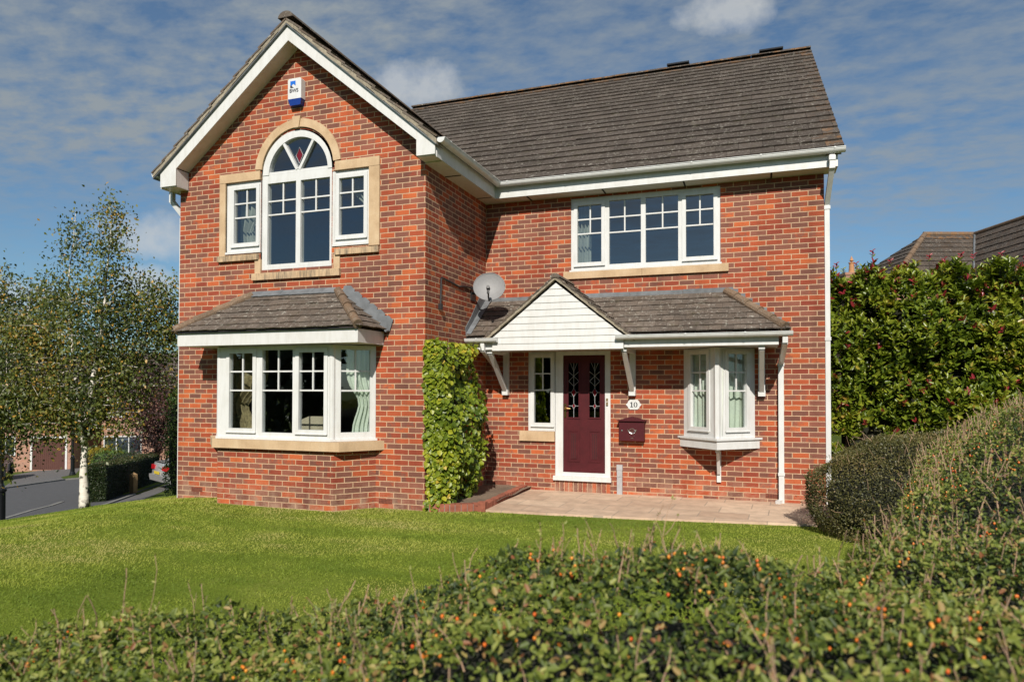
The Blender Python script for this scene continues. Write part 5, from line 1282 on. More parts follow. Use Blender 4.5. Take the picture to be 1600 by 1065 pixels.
A = np.stack([RNG.normal(0, .45, n), RNG.normal(0, .45, n), RNG.normal(-.75, .35, n)], -1)+nn*.35; Nn = nn+np.array([.1, -.45, .45])+rv(n, .48)
r_ = np.clip(.45+.55*(cn(yy*1.3+3, zz*1.3)-.5)+.18*(zz > 1.9)+RNG.normal(0, .19, n), 0, 1); ln = RNG.uniform(.042, .088, n)
def round_leaves(name, C, A, Nn, Ln, Wd, rnd, m, parent):
    C = np.asarray(C); A = unit(A); Nn = unit(Nn-A*np.sum(A*Nn, -1, keepdims=True)); S = np.cross(A, Nn); n = len(C); Ln = Ln[:, None]; Wd = Wd[:, None]
    t_ = [(0, 0, 0), (.12, .36, .10), (.42, .52, .14), (.75, .34, .06), (1, 0, -.12), (.75, -.34, .06), (.42, -.52, .14), (.12, -.36, .10), (.45, 0, 0)]
    V = np.stack([C+A*Ln*a+S*Wd*b+Nn*Wd*c for a, b, c in t_], 1); F = np.array([(8, 0, 1, 2), (8, 2, 3, 4), (8, 4, 5, 6), (8, 6, 7, 0)])
    Q = (np.arange(n)[:, None, None]*9+F[None]).reshape(-1, 4); return np_mesh(name, V.reshape(-1, 3), Q, np.repeat(rnd, 4), m, parent, True)
round_leaves('foliage', P, A, Nn, ln, ln*.85, r_, 'leaf_climber', cl)
mb = MB(); 
for k in range(9):
    y = .12+k*.14; mb.tube([(.05, y, .05), (.06, y+RNG.normal(0, .05), .8), (.05, y+RNG.normal(0, .08), 1.6), (.04, y+RNG.normal(0, .1), 2.2)], [.012, .01, .008, .005], 6)
tag(mb.build('stems', 'twig_dark', cl), kind='stuff')
mb = MB(); mb.prism([(.012, .05, .1), (.11, .12, .1), (.13, .6, .1), (.10, 1.1, .1), (.012, 1.2, .1)], (0, 0, 2.05)); mb.build('shade_hull', 'hedge_core', cl)  # added dark prism behind the leaves, stands in for shade between them

# ------------------------------------------------------------------ trees
def tree(name, label, base, stems, r0, env, nb, nl, leaf, lm, bark, zlow, group=None, droop=.35, cat='tree', spread=.16, seed=0, wr=.6):
    rg = np.random.default_rng(seed); root = thing(name, tuple(base), label, cat, group); mb = MB(); tips = []
    for si, st in enumerate(stems):
        st = [np.array(p, float) for p in st]; m_ = len(st); rad = [r0*(.75 if si else 1)*(1-i/(m_-1))**1.25+.004 for i in range(m_)]
        if si == 0: rad[0] *= 1.25
        # refine
        pts, rs = [], []
        for i in range(m_-1):
            for f in np.linspace(0, 1, 5)[:-1]: pts.append(st[i]*(1-f)+st[i+1]*f+rg.normal(0, .012, 3)*(i > 0)); rs.append(rad[i]*(1-f)+rad[i+1]*f)
        pts.append(st[-1]); rs.append(rad[-1]); mb.tube(pts, rs, 9)
        L_ = np.array(pts)
        for b in range(nb):
            f = rg.random()**.8; i = min(int(f*(len(pts)-1)), len(pts)-2); p = L_[i]+(L_[i+1]-L_[i])*rg.random()
            if p[2] < zlow: continue
            ln = env(p[2])*rg.uniform(.45, 1.08); an = rg.uniform(0, 2*np.pi); d = np.array([math.cos(an), math.sin(an), rg.uniform(.25, .85)]); d /= np.linalg.norm(d)
            q = [p+d*ln*f_+np.array([0, 0, -droop*ln*f_*f_])+rg.normal(0, .03, 3)*f_ for f_ in (0, .33, .66, 1)]
            rb = max(.004, rs[i]*.34); mb.tube(q, [rb, rb*.7, rb*.45, .003], 5, caps=False)
            tips.append((q, ln))
    mb.build('trunk', bark, root, smooth=True)
    w = np.array([max(.38, t_[1]) for t_ in tips]); w /= w.sum(); ch = rg.choice(len(tips), nl, p=w); f = .25+.8*rg.random(nl)**.7
    Q = np.array([t_[0] for t_ in tips])[ch]; ff = np.clip(f, 0, 1)*3; i = np.minimum(ff.astype(int), 2); g = (ff-i)[:, None]; ar = np.arange(nl)
    P = Q[ar, i]*(1-g)+Q[ar, i+1]*g+rg.normal(0, 1, (nl, 3))*np.array([spread, spread, spread*1.1]); P[:, 2] -= rg.exponential(.10, nl)
    cn_ = Noise2(.55, seed+5); hue = cn_(P[:, 0]+P[:, 1], P[:, 2])
    r_ = np.clip(.40+.7*(hue-.5)+rg.normal(0, .2, nl), 0, .92); r_ = np.where(rg.random(nl) < .06, rg.uniform(.9, 1, nl), r_)
    ln = leaf*rg.uniform(.65, 1.2, nl); A = rg.normal(0, .7, (nl, 3))+np.array([0, 0, -.7])
    leaves('crown', P, A, rg.normal(0, .6, (nl, 3))+np.array([.2, -.8, .5]), ln, ln*wr, r_, lm, root, six=False, fold=.15)
    return root
def px(u, y, t): return at((u-800)/FPX*t, t, CAM[2]+(606-y)/FPX*t)
T0 = 14.
b0 = px(135, 797, T0); b0[2] = float(zlawn(b0[0], b0[1]))-.03
stA = [b0, px(133, 740, T0), px(132, 690, T0), px(121, 613, T0), px(108, 500, T0), px(106, 440, T0), px(115, 330, T0)]
stB = [px(132, 692, T0), px(139, 633, T0-.1), px(155, 540, T0-.1), px(161, 471, T0-.2), px(168, 390, T0-.2), px(172, 318, T0-.2)]
stC = [px(132, 688, T0), px(90, 600, T0+.5), px(50, 520, T0+.8), px(40, 450, T0+1)]
stD = [px(134, 680, T0), px(190, 610, T0+.3), px(225, 530, T0+.4), px(238, 450, T0+.4)]
envA = lambda z: 1.42*min(1., max(.10, (5.4-z)/3.3))**1.15
tree('birch_tree', 'white-barked birch with thin yellowing crown standing at lawn edge', b0, [stA, stB, stC, stD], .085, envA, 66, 29000, .073, 'leaf_birch', 'bark', .75, 'birches by the road', .30, seed=3, spread=.17)
T1 = 14.6; c0 = px(-60, 830, T1); c0[2] = float(max(zlawn(c0[0], c0[1]), zroad(c0[0], c0[1])))-.05
st1 = [c0, px(-55, 700, T1), px(-40, 600, T1), px(-20, 500, T1), px(0, 425, T1)]; st2 = [px(-55, 700, T1), px(-10, 620, T1-.3), px(30, 540, T1-.3), px(45, 480, T1-.3)]; st3 = [px(-55, 690, T1), px(-20, 640, T1-.6), px(15, 610, T1-.8), px(35, 600, T1-.9)]
envB = lambda z: 1.25*min(1., max(.15, (4.5-z)/2.4))
tree('birch_tree', 'birch at the left picture edge with trailing branches over lamp post', c0, [st1, st2, st3], .075, envB, 60, 20000, .073, 'leaf_birch', 'bark', .2, 'birches by the road', .75, seed=8, spread=.18)
def px_ground(u, t): p = at((u-800)/FPX*t, t); p[2] = float(zground(p[0], p[1])); return p
def round_tree(name, label, u, t, ytop, rad, n, leaf, lm, seed, group=None, trunk_h=1.2, nst=5):
    g = px_ground(u, t); top = CAM[2]+(606-ytop)/FPX*t; h = top-g[2]; rg = np.random.default_rng(seed); st = [[g, g+np.array([0, 0, trunk_h]), g+np.array([.1, 0, h*.55]), g+np.array([0, .1, h*.92])]]
    for k in range(nst):
        an = k*2*np.pi/nst+rg.uniform(0, .8); e = np.array([math.cos(an), math.sin(an), 0])*rad*.55; st.append([g+np.array([0, 0, trunk_h*rg.uniform(.8, 1.3)]), g+e*.5+np.array([0, 0, trunk_h+(h-trunk_h)*.35]), g+e+np.array([0, 0, trunk_h+(h-trunk_h)*rg.uniform(.45, .75)])])
    env = lambda z: rad*.62*max(.25, math.sqrt(max(0, 1-((z-g[2]-h*.5)/(h*.55))**2)))
    return tree(name, label, g, st, .05*h/3, env, 26, n, leaf, lm, 'twig_dark', g[2]+trunk_h*.9, group, .15, seed=seed, spread=rad*.13)
round_tree('plum_tree', 'dark purple-leaved tree behind the conifer at the house corner', 246, 31, 540, 2.1, 12000, .11, 'leaf_plum', 31)
round_tree('broadleaf_tree', 'green roadside tree behind the far brick house on the left', 40, 62, 520, 4.5, 6000, .28, 'leaf_hedge', 32, 'distant trees')
round_tree('broadleaf_tree', 'distant green tree over the roof beside the purple tree', 215, 66, 535, 4.5, 6000, .28, 'leaf_hedge', 33, 'distant trees')
round_tree('broadleaf_tree', 'distant dark tree between the two far houses', 140, 70, 520, 5., 6000, .30, 'leaf_hedge', 34, 'distant trees')
g = px_ground(313, 18.0)
shrub('conifer', (g[0], g[1], g[2]+1.75), (.70, .8, 1.85), 11000, .07, 'leaf_green', 'tall narrow green conifer screen against the left house corner', 'conifer', 2.8, .10, 41, .4, g, fuzz=.08, shrink=.86)
# low hedge by the road, and its marker post
a = at(*((163-800)/FPX*22.9, 22.9)); hz0 = float(zroad(-17.5, 10.8))
hd = thing('roadside_hedge', (-18.3, 12.2, float(zroad(-18.3, 12.2))), 'dark clipped hedge beside the wooden post along the drive', 'hedge')
d_ = np.array([-4.56, 6.56, 0]); Lh = np.linalg.norm(d_); d_ /= Lh; e_ = np.array([d_[1], -d_[0], 0]); n = 26000
u_ = RNG.uniform(-.05, Lh, n); fsel = RNG.random(n); hw_, hh = .32, 1.22
prof = RNG.uniform(-1.0, 1.0, n)*2.2           # runs over the cross-section: left side, top, right side
w_ = np.clip(prof*.75, -1, 1)*hw_*1.02; zz = np.where(np.abs(prof) > 1.33, (2.2-np.abs(prof))/.87, 1.)*hh-.10*np.abs(w_/hw_)**4
endf = RNG.random(n) < .16; u_ = np.where(endf, RNG.normal(0, .03, n), u_); w_ = np.where(endf, RNG.uniform(-1, 1, n)*hw_, w_); zz = np.where(endf, RNG.random(n)*hh, zz)
bmp_ = Noise2(.5, 61); P = np.array([-16.35, 8.53, 0])+d_*u_[:, None]+e_*(w_*(1+.12*(bmp_(u_, zz)-.5)))[:, None]; P[:, 2] = zroad(P[:, 0], P[:, 1])+zz*(1+.12*(bmp_(u_, w_)-.5))
topf = (zz > hh*.93); r_ = np.clip(np.where(topf, .72, .40)+RNG.normal(0, .2, n), 0, 1)  # top leaves toned lighter and browner: sunlit top put into the colour
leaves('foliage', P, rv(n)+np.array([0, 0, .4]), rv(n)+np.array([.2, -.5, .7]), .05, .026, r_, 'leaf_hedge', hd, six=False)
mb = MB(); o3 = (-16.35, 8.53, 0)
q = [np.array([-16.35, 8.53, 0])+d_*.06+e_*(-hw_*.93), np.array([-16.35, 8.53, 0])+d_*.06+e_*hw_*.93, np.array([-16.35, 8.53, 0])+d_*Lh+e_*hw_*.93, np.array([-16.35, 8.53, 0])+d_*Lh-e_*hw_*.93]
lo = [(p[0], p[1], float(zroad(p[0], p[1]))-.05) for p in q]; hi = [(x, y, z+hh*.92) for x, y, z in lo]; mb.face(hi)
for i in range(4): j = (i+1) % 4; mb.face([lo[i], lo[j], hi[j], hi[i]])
mb.build('shade_hull', 'hedge_core', hd)  # added dark hull below the foliage, in place of the hedge's shaded inside
sheet('grass_strip', [(-17.1, 10.3), (-17.9, 11.7), (-19.5, 14.3), (-21.5, 17.3), (-21.9, 15.9), (-19.2, 11.9)], .014, 'lawn')
M['post'] = simple('weathered_timber', (.33, .21, .10), .85, 12, .3)
pz0 = float(zroad(-17.35, 10.95)); mb = MB()
mb.prism([(-17.45, 10.86, pz0-.1), (-17.27, 10.86, pz0-.1), (-17.27, 11.04, pz0-.1), (-17.45, 11.04, pz0-.1)], (0, 0, .78)); mb.prism([(-17.45, 10.86, pz0+.68), (-17.27, 10.86, pz0+.68), (-17.36, 10.95, pz0+.75)], (0, .001, 0))
mb.face([(-17.45, 10.86, pz0+.681), (-17.27, 10.86, pz0+.681), (-17.36, 10.95, pz0+.76)]); mb.face([(-17.27, 10.86, pz0+.681), (-17.27, 11.04, pz0+.681), (-17.36, 10.95, pz0+.76)]); mb.face([(-17.45, 11.04, pz0+.681), (-17.45, 10.86, pz0+.681), (-17.36, 10.95, pz0+.76)])
tag(mb.build('wooden_post', 'post'), 'short square wooden marker post at the end of dark hedge', 'post')
for u, t, rr, hh_, lm, lab, sd in ((158, 41.5, .8, 1.3, 'leaf_yellow', 'yellow-leaved bush beyond the birch trunk', 71), (178, 41, 1.2, 1.1, 'leaf_green', 'low green bush in front of the far white window', 72), (205, 40.5, 1.3, .95, 'leaf_hedge', 'low dark bush right of the green one under far windows', 73)):
    g = px_ground(u, t); shrub('bush', (g[0], g[1], g[2]+hh_*.5), (rr, rr*.8, hh_*.55), 2600, .10, lm, lab, 'bush', 2.3, .12, sd, .5, g, fuzz=.08)

# ------------------------------------------------------------------ street furniture and cars
M['lamp_black'] = simple('black_gloss_paint', (.008, .009, .011), .3)
M['lamp_glass'] = glass_mat('lantern_glass', 1.5, (.9, .9, .85))
def lamp(g, label):
    root = thing('street_lamp', tuple(g), label, 'street lamp', 'black street lamps')
    mb = MB(); mb.lathe(g, [(.165, -.1), (.165, .06), (.14, .10), (.13, .16), (.105, .2), (.10, .88), (.125, .90), (.125, .95), (.085, 1.0), (.075, 1.05), (.055, 1.1), (.05, 2.4), (.042, 3.7), (.06, 3.75), (.06, 3.8), (.03, 3.85), (.03, 3.95)], 14); mb.build('post', 'lamp_black', root, smooth=False)
    mb = MB(); gx, gy, gz_ = g; mb.tube([(gx-.25, gy, gz_+3.62), (gx+.25, gy, gz_+3.62)], .014, 6)
    mb.lathe(g, [(.06, 3.95), (.10, 3.98), (.10, 4.0)], 6); mb.lathe(g, [(.22, 4.42), (.24, 4.44), (.15, 4.56), (.05, 4.6), (.03, 4.68), (.0, 4.72)], 6)
    for k in range(6): an = k*math.pi/3; mb.tube([(gx+.10*math.cos(an), gy+.10*math.sin(an), gz_+4.0), (gx+.21*math.cos(an), gy+.21*math.sin(an), gz_+4.43)], .01, 4)
    mb.build('lantern', 'lamp_black', root)
    mb = MB()
    for k in range(6):
        a_, b_ = k*math.pi/3, (k+1)*math.pi/3; mb.face([(gx+.1*math.cos(a_), gy+.1*math.sin(a_), gz_+4.0), (gx+.1*math.cos(b_), gy+.1*math.sin(b_), gz_+4.0), (gx+.21*math.cos(b_), gy+.21*math.sin(b_), gz_+4.43), (gx+.21*math.cos(a_), gy+.21*math.sin(a_), gz_+4.43)])
    mb.build('lantern_glass', 'lamp_glass', root)
lamp(Vector((-13.75, 3.75, float(zroad(-13.75, 3.75))+.02)), 'black street lamp post at the left edge beside the lawn')
lamp(Vector((-31.58, 19.73, float(zroad(-31.58, 19.73)))), 'black street lamp post standing before the brown garage door')

def paint(name, col):
    m, nt, b = mat(name); b.inputs['Base Color'].default_value = (*col, 1); b.inputs['Metallic'].default_value = .35; b.inputs['Roughness'].default_value = .3; b.inputs['Coat Weight'].default_value = .8
    co = objco(nt); bump(nt, b, noise(nt, co, 400, 2), .02, .001); return m
M['silver_paint'] = paint('silver_car_paint', (.50, .51, .52)); M['white_paint'] = paint('white_car_paint', (.72, .72, .71))
M['red_lens'] = simple('red_lens', (.42, .012, .018), .15); M['car_glass'] = simple('dark_car_glass', (.015, .018, .02), .06); M['tyre'] = simple('tyre_rubber', (.018, .018, .018), .85); M['plate_yellow'] = simple('yellow_plate', (.62, .48, .05), .4); M['bumper'] = simple('grey_bumper', (.22, .22, .225), .5)
def car(pos, head, pm, label):
    """saloon: x forward from the rear bumper, y to the left"""
    root = thing('parked_car', pos, label, 'car', 'cars parked by the road'); root.rotation_euler = (0, 0, head)
    prof = [(0.0, .42), (.02, .62), (.06, .80), (.12, .97), (.55, 1.02), (1.1, 1.36), (1.5, 1.43), (2.3, 1.42), (3.2, .98), (4.1, .86), (4.38, .66), (4.42, .40), (4.3, .24), (.12, .26)]
    def section(w):      # half width per height
        return lambda z: w*(1.0 if .4 < z < .85 else (.97 if z <= .4 else max(.70, 1-.38*(z-.85))))
    hwf = section(.88); mb = MB(); up = [p for p in prof]
    n = len(up)
    Lp = [(x, hwf(z)*(1-.10*max(0, (.35-x)/.35)-.12*max(0, (x-4.0)/.42)), z) for x, z in up]
    mb.face([p for p in Lp][::-1]); mb.face([(x, -y, z) for x, y, z in Lp])
    for i in range(n):
        j = (i+1) % n; (x0, y0, z0), (x1, y1, z1) = Lp[i], Lp[j]
        for k in range(6):
            f0, f1 = -1+k/3, -1+(k+1)/3; bulge = lambda f: .045*(1-f*f)
            dx = -1 if max(x0, x1) < .3 else (1 if min(x0, x1) > 4.2 else 0)
            P_ = lambda x, y, z, f: (x+dx*bulge(f)*1.6, y*f, z+(0 if dx else bulge(f)*.5 if z > .8 else 0))
            mb.face([P_(x0, y0, z0, f0), P_(x0, y0, z0, f1), P_(x1, y1, z1, f1), P_(x1, y1, z1, f0)])
    b = mb.build('body', pm, root); b.location = (0, 0, 0)
    def part(mb, name, m): o = mb.build(name, m, root); o.location = (0, 0, 0); return o
    for s_ in (-1, 1):
        mb = MB(); y = s_*.66; mb.prism([(.035, y-.17, .74), (.025, y+.10 if s_ > 0 else y-.10, .74), (.22, s_*.885, .79), (.16, s_*.86, .93), (.075, y-.17 if s_ < 0 else y-.17, .90)][:0] or [(-.045, s_*.42, .73), (-.02, s_*.78, .71), (-.01, s_*.78, .88), (-.02, s_*.42, .87)], (.12, 0, 0)); mb.prism([(.02, s_*.80, .72), (.42, s_*.892, .80), (.42, s_*.888, .90), (.02, s_*.80, .88)], (0, s_*.012, 0)); part(mb, 'tail_light', 'red_lens')
    mb = MB(); mb.box(-.10, .10, -.78, .78, .30, .52); part(mb, 'bumper', 'bumper')
    mb = MB(); mb.box(-.09, -.075, -.26, .26, .56, .67); part(mb, 'number_plate', 'plate_yellow')
    mb = MB(); mb.prism([(.60, -.62, 1.065), (.60, .62, 1.065), (1.07, .56, 1.385), (1.07, -.56, 1.385)], (0, 0, .012)); part(mb, 'rear_window', 'car_glass')
    for s_ in (-1, 1):
        y0, y1 = s_*(.862), s_*(.715); mb = MB(); mb.prism([(.85, y0, 1.0), (3.0, y0, 1.0), (2.35, y1, 1.36), (1.2, y1, 1.36)], (0, s_*.012, 0)); part(mb, 'side_window', 'car_glass')
    mb = MB(); mb.prism([(3.12, -.64, 1.03), (2.38, -.56, 1.41), (2.38, .56, 1.41), (3.12, .64, 1.03)], (.012, 0, .02)); part(mb, 'windscreen', 'car_glass')
    for x in (.92, 3.55):
        for s_ in (-1, 1):
            mb = MB(); mb.lathe((x, s_*.70, .32), [(.0, -.0), (.32, 0), (.33, .05), (.33, .16), (.31, .195)], 20, axis=(0, s_, 0)); w_ = part(mb, 'wheel', 'tyre')
            mb = MB(); mb.lathe((x, s_*.70, .32), [(.20, .197), (.19, .175), (.06, .185), (0, .19)], 12, axis=(0, s_, 0)); r_o = mb.build('rim', 'bumper', w_); r_o.location = (0, 0, 0)
    return root
cp = Vector((-17.5, 12.22, 0)); cp.z = float(zroad(cp.x, cp.y))+.02
car(cp, R(65), 'silver_paint', 'silver saloon car parked with its tail towards the roadside hedge')
cp = px_ground(-28, 36.); car((cp[0], cp[1], cp[2]+.02), 2.4, 'white_paint', 'white saloon car at left edge half hidden by hanging birch leaves')

# ------------------------------------------------------------------ neighbouring houses
M['far_brick'] = brick_mat('pinkish_brick', pale=.6); M['garage'] = simple('brown_garage_door', (.075, .026, .018), .5, 10, .15); M['far_glass'] = simple('dark_pane', (.03, .035, .045), .08)
def far_house(origin, ang, w, dp, hwall, hr, label, garage=None, windows=(), name='brick_house', z0=0., over=.3, chimney=None):
    root = thing(name, tuple(origin), label, 'house'); U = Vector((math.cos(ang), math.sin(ang), 0)); V = Vector((-math.sin(ang), math.cos(ang), 0)); o = Vector(origin)
    mb = MB(); P = lambda u, v, z: o+U*u+V*v+Vector((0, 0, z))
    for a, b, ln in (((0, 0), (w, 0), w), ((w, 0), (w, dp), dp), ((w, dp), (0, dp), w), ((0, dp), (0, 0), dp)):
        mb.face([P(*a, -1), P(*b, -1), P(*b, hwall), P(*a, hwall)], 0, [(0, -1), (ln, -1), (ln, hwall), (0, hwall)])
    for u in (0, w): mb.face([P(u, 0, hwall), P(u, dp, hwall), P(u, dp/2, hr-.05)], 0, [(0, hwall), (dp, hwall), (dp/2, hr)])
    mb.build('wall', 'far_brick', root)
    mb = MB(); S = Vector((0, 0, hr-hwall))+V*(dp/2+over); Ls_ = S.length; Nn = U.cross(S).normalized()
    tiles(mb, P(-over, -over, hwall-.02), U, S, Nn, .4, .5, Ls_, lambda d: (0, w+2*over), .03, seed=3); mb.face([P(-over, dp/2, hr), P(w+over, dp/2, hr), P(w+over, dp+over, hwall), P(-over, dp+over, hwall)]); mb.face([P(-over, -over, hwall-.05), P(w+over, -over, hwall-.05), P(w+over, dp/2, hr-.05), P(-over, dp/2, hr-.05)])
    rf = mb.build('roof', 'tile', root, attrs=True)
    if garage:
        u, gw, gh = garage; mb = MB(); Nf = -V; mb.plate(o, U, Nf, [u-.12, u, u+gw, u+gw+.12], [-.02, gh, gh+.12], lambda a, z: not (u < a < u+gw and z < gh), -.02, .04); gf = mb.build('garage_frame', 'pvc', root)
        mb = MB(); k = 16
        for i in range(k): mb.obox(o, U, Nf, u+gw*i/k+.008, u+gw*(i+1)/k-.008, -.02, .012, 0, gh, 0)
        mb.obox(o, U, Nf, u, u+gw, -.02, .002, 0, gh, 0); mb.build('garage_door', 'garage', root)
    for (u, z, ww, hh_) in windows:
        f = win('window', o+Vector((0, 0, 0)), U, -V, (u, u+ww, z+o.z*0, z+hh_), [(u+.06+i*(ww-.06)/3, u+(i+1)*(ww-.06)/3, z+.07, z+hh_-.07, False) for i in range(3)], None, root, .05, .06)
        g = MB(); g.obox(o, U, -V, u+.03, u+ww-.03, .003, .008, z+.03, z+hh_-.03); g.build('dark_room', 'far_glass', f)
    if chimney:
        u, v, w_, h_ = chimney; mb = MB(); mb.obox(o, U, V, u, u+w_, v, v+.6, hwall, h_); mb.obox(o, U, V, u-.04, u+w_+.04, v-.04, v+.64, h_, h_+.12); c_ = mb.build('chimney', 'far_brick', rf)
        mb = MB(); q = P(u+w_*.62, v+.3, h_+.12); mb.lathe(q, [(.15, 0), (.12, .1), (.105, .42), (.13, .46), (.13, .5), (.02, .52), (.09, .58), (0, .8)], 12); M['terracotta'] = simple('terracotta', (.42, .21, .10), .85, 10, .2); mb.build('chimney_pot', 'terracotta', c_)
    return root
A0 = YAW
g = px_ground(-60, 46.); ax = at((-45-800)/FPX*45, 45); gb = at((112-800)/FPX*45.5, 45.5); wA = float(np.linalg.norm(gb-ax)); zA = -3.68
far_house((ax[0], ax[1], zA), A0+math.atan2(.5, wA), wA, 7, 4.9, 7.6, 'far brick house with brown garage door beyond the birch', (wA-2.38, 2.05, 2.05), [(1., .9, 1.8, 1.3), (1., 3.3, 1.6, 1.2), (4.2, 3.3, 1.4, 1.2)])
bx = at((160-800)/FPX*47, 47); far_house((bx[0], bx[1], -3.62), A0+.05, 7.5, 7, 4.9, 7.8, 'far pinkish brick house with white windows behind the birch', None, [(.15, .78, 2.5, 1.25), (.3, 3.3, 2.2, 1.2), (4.5, 3.3, 1.6, 1.2), (4.6, .8, 1.8, 1.3)])
# the neighbours on the right: hipped roof with a projecting wing
nb = thing('neighbouring_house', tuple(at(15, 24, 0)), 'neighbouring house with dark hipped roof rising above the photinia hedge', 'house')
U = Vector(RH); V = Vector(FH); O = Vector(at(0, 0, 0))
P = lambda s, t, z: O+U*s+V*t+Vector((0, 0, z))
mb = MB()
for a, b in (((12.6, 22.7), (19, 22.7)), ((12.6, 28), (12.6, 22.7))):
    ln = math.hypot(b[0]-a[0], b[1]-a[1]); mb.face([P(*a, -.3), P(*b, -.3), P(*b, 5.15), P(*a, 5.15)], 0, [(0, -.3), (ln, -.3), (ln, 5.15), (0, 5.15)])
for a, b in (((15.15, 16.), (15.15, 22.7)), ((15.15, 16.), (18.4, 16.))):
    ln = math.hypot(b[0]-a[0], b[1]-a[1]); mb.face([P(*a, -.3), P(*b, -.3), P(*b, 5.1), P(*a, 5.1)], 0, [(0, -.3), (ln, -.3), (ln, 5.1), (0, 5.1)])
mb.build('wall', 'far_brick', nb)
zr_, ze_ = 7.22, 5.15; mb = MB()
S = V*2.6+Vector((0, 0, zr_-ze_)); Lr = S.length; Nn = U.cross(S).normalized()
tiles(mb, P(12.3, 22.4, ze_), U, S, Nn, .33, .33, Lr, lambda d: (2.6*d/Lr, 2.62+1.76*d/Lr+.02), .028, lambda e, d: .1 if d < Lr-.35 else .7, seed=51)
S = U*2.6+Vector((0, 0, zr_-ze_)); Lr = S.length; Nn = (-V).cross(S).normalized()
tiles(mb, P(12.3, 27.6, ze_), -V, S, Nn, .33, .33, Lr, lambda d: (2.6*d/Lr, 5.2-2.6*d/Lr), .028, seed=52)
S = U*1.77+Vector((0, 0, zr_-ze_)); Lr = S.length; Nn = (-V).cross(S).normalized()
tiles(mb, P(14.9, 22.4, ze_), -V, S, Nn, .33, .33, Lr, lambda d: (-2.6*d/Lr, 6.6), .028, lambda e, d: .1, seed=53)
mb.face([P(12.3, 22.4, ze_-.03), P(16.7, 22.4, ze_-.03), P(16.7, 25, zr_-.03), P(14.9, 25, zr_-.03)]); mb.face([P(14.9, 25, zr_-.04), P(14.9, 15.8, ze_-.03), P(16.67, 15.8, zr_-.04), P(16.67, 25, zr_-.04)][:0] or [P(14.9, 22.4, ze_-.03), P(14.9, 15.8, ze_-.03), P(16.67, 15.8, zr_-.04), P(16.67, 25, zr_-.04)])
mb.face([P(16.67, 25, zr_), P(16.67, 15.8, zr_), P(18.6, 15.8, ze_), P(18.6, 25, ze_)]); mb.face([P(14.9, 25, zr_), P(16.67, 25, zr_), P(18, 28, ze_), P(12.3, 27.6, ze_)])
nr = mb.build('roof', 'tile', nb, attrs=True)
for a, b in ((P(12.35, 22.45, ze_+.04), P(14.9, 25, zr_+.04)),): 
    o_ = hip(a, b, .09, 8, nr)
mb = MB(); a, b = P(14.85, 25, zr_+.03), P(16.7, 25, zr_+.03); mb.tube([a, b], .09, 10, 0, True, .5, .6); a, b = P(16.67, 25, zr_+.03), P(16.67, 15.8, zr_+.03); mb.tube([a, b], .08, 10, 0, True, .5, .2); mb.build('ridge', 'ridge', nr, attrs=True)
mb = MB(); mb.tube([P(14.9, 22.38, ze_+.06), P(16.66, 24.95, zr_+.04)], .035, 6); mb.build('valley_flashing', 'lead', nr)
gutter(P(14.88, 22.35, ze_-.10), P(14.88, 15.8, ze_-.10), -U, 1.2, parent=nb)
gutter(P(12.3, 22.38, ze_-.10), P(14.8, 22.38, ze_-.10), -V, 1.2, parent=nb)
c_ = at(13.2, 29.5, -.2); far_house((c_[0], c_[1], -.2), YAW, 4., 4, 4.3, 5.9, 'distant house showing only its chimney pot above the hedge', None, (), 'brick_house', chimney=(1.72, 1.5, .66, 6.95))

# trees across the road behind the photographer: they only show as reflections in the panes
n = 9000; s = RNG.uniform(-34, 30, n); zc = Noise2(5, 95); P = np.stack([s+4, -27-RNG.exponential(.9, n)*1+2*zc(s, s*0), RNG.random(n)**.8*(5.0+4*zc(s*1.3, s*0+9))-1.2], -1)
o_ = leaves('far_woodland', P, rv(n), rv(n)+np.array([0, .8, .4]), .9, .6, np.clip(RNG.normal(.4, .2, n), 0, 1), 'leaf_hedge', None, six=False); tag(o_, kind='stuff')

# ------------------------------------------------------------------ sky, sun, camera
w = bpy.data.worlds.new('World'); scene.world = w; w.use_nodes = True; nt = w.node_tree; bg = nt.nodes['Background']
el = math.asin(SUN.z); az = math.atan2(SUN.x, SUN.y)
sky = nt.nodes.new('ShaderNodeTexSky'); sky.sky_type = 'NISHITA'; sky.sun_disc = False; sky.sun_elevation = el; sky.sun_rotation = az; sky.air_density = 1.0; sky.dust_density = .6; sky.ozone_density = 1.6
tc = nt.nodes.new('ShaderNodeTexCoord'); sp = nt.nodes.new('ShaderNodeSeparateXYZ'); L(nt, tc.outputs['Generated'], sp.inputs[0])
zc_ = math_(nt, 'ADD', math_(nt, 'MAXIMUM', sp.outputs[2], 0.0), .12)
cx_ = math_(nt, 'DIVIDE', sp.outputs[0], zc_); cy_ = math_(nt, 'DIVIDE', sp.outputs[1], zc_)
cv = nt.nodes.new('ShaderNodeCombineXYZ'); L(nt, cx_, cv.inputs[0]); L(nt, cy_, cv.inputs[1])
def stretched(rot, sx, sy, off=(0, 0, 0)):
    mp = nt.nodes.new('ShaderNodeMapping'); mp.inputs['Rotation'].default_value = (0, 0, rot); mp.inputs['Scale'].default_value = (sx, sy, 1); mp.inputs['Location'].default_value = off; L(nt, cv.outputs[0], mp.inputs[0]); return mp.outputs[0]
veil = noise(nt, stretched(.5, .55, .8), 1.2, 5, .55)
rip = noise(nt, stretched(-.6, 6.5, 9.5), 1.5, 5, .60); rip2 = noise(nt, stretched(.7, 1.2, 3.2, (3, 1, 0)), 1.1, 5, .6)
cover = ramp(nt, veil, [(.27, .34), (.60, .98)])
f = math_(nt, 'MULTIPLY', cover, ramp(nt, math_(nt, 'ADD', math_(nt, 'MULTIPLY', rip, .6), math_(nt, 'MULTIPLY', rip2, .4)), [(.38, .14), (.60, .98)]))
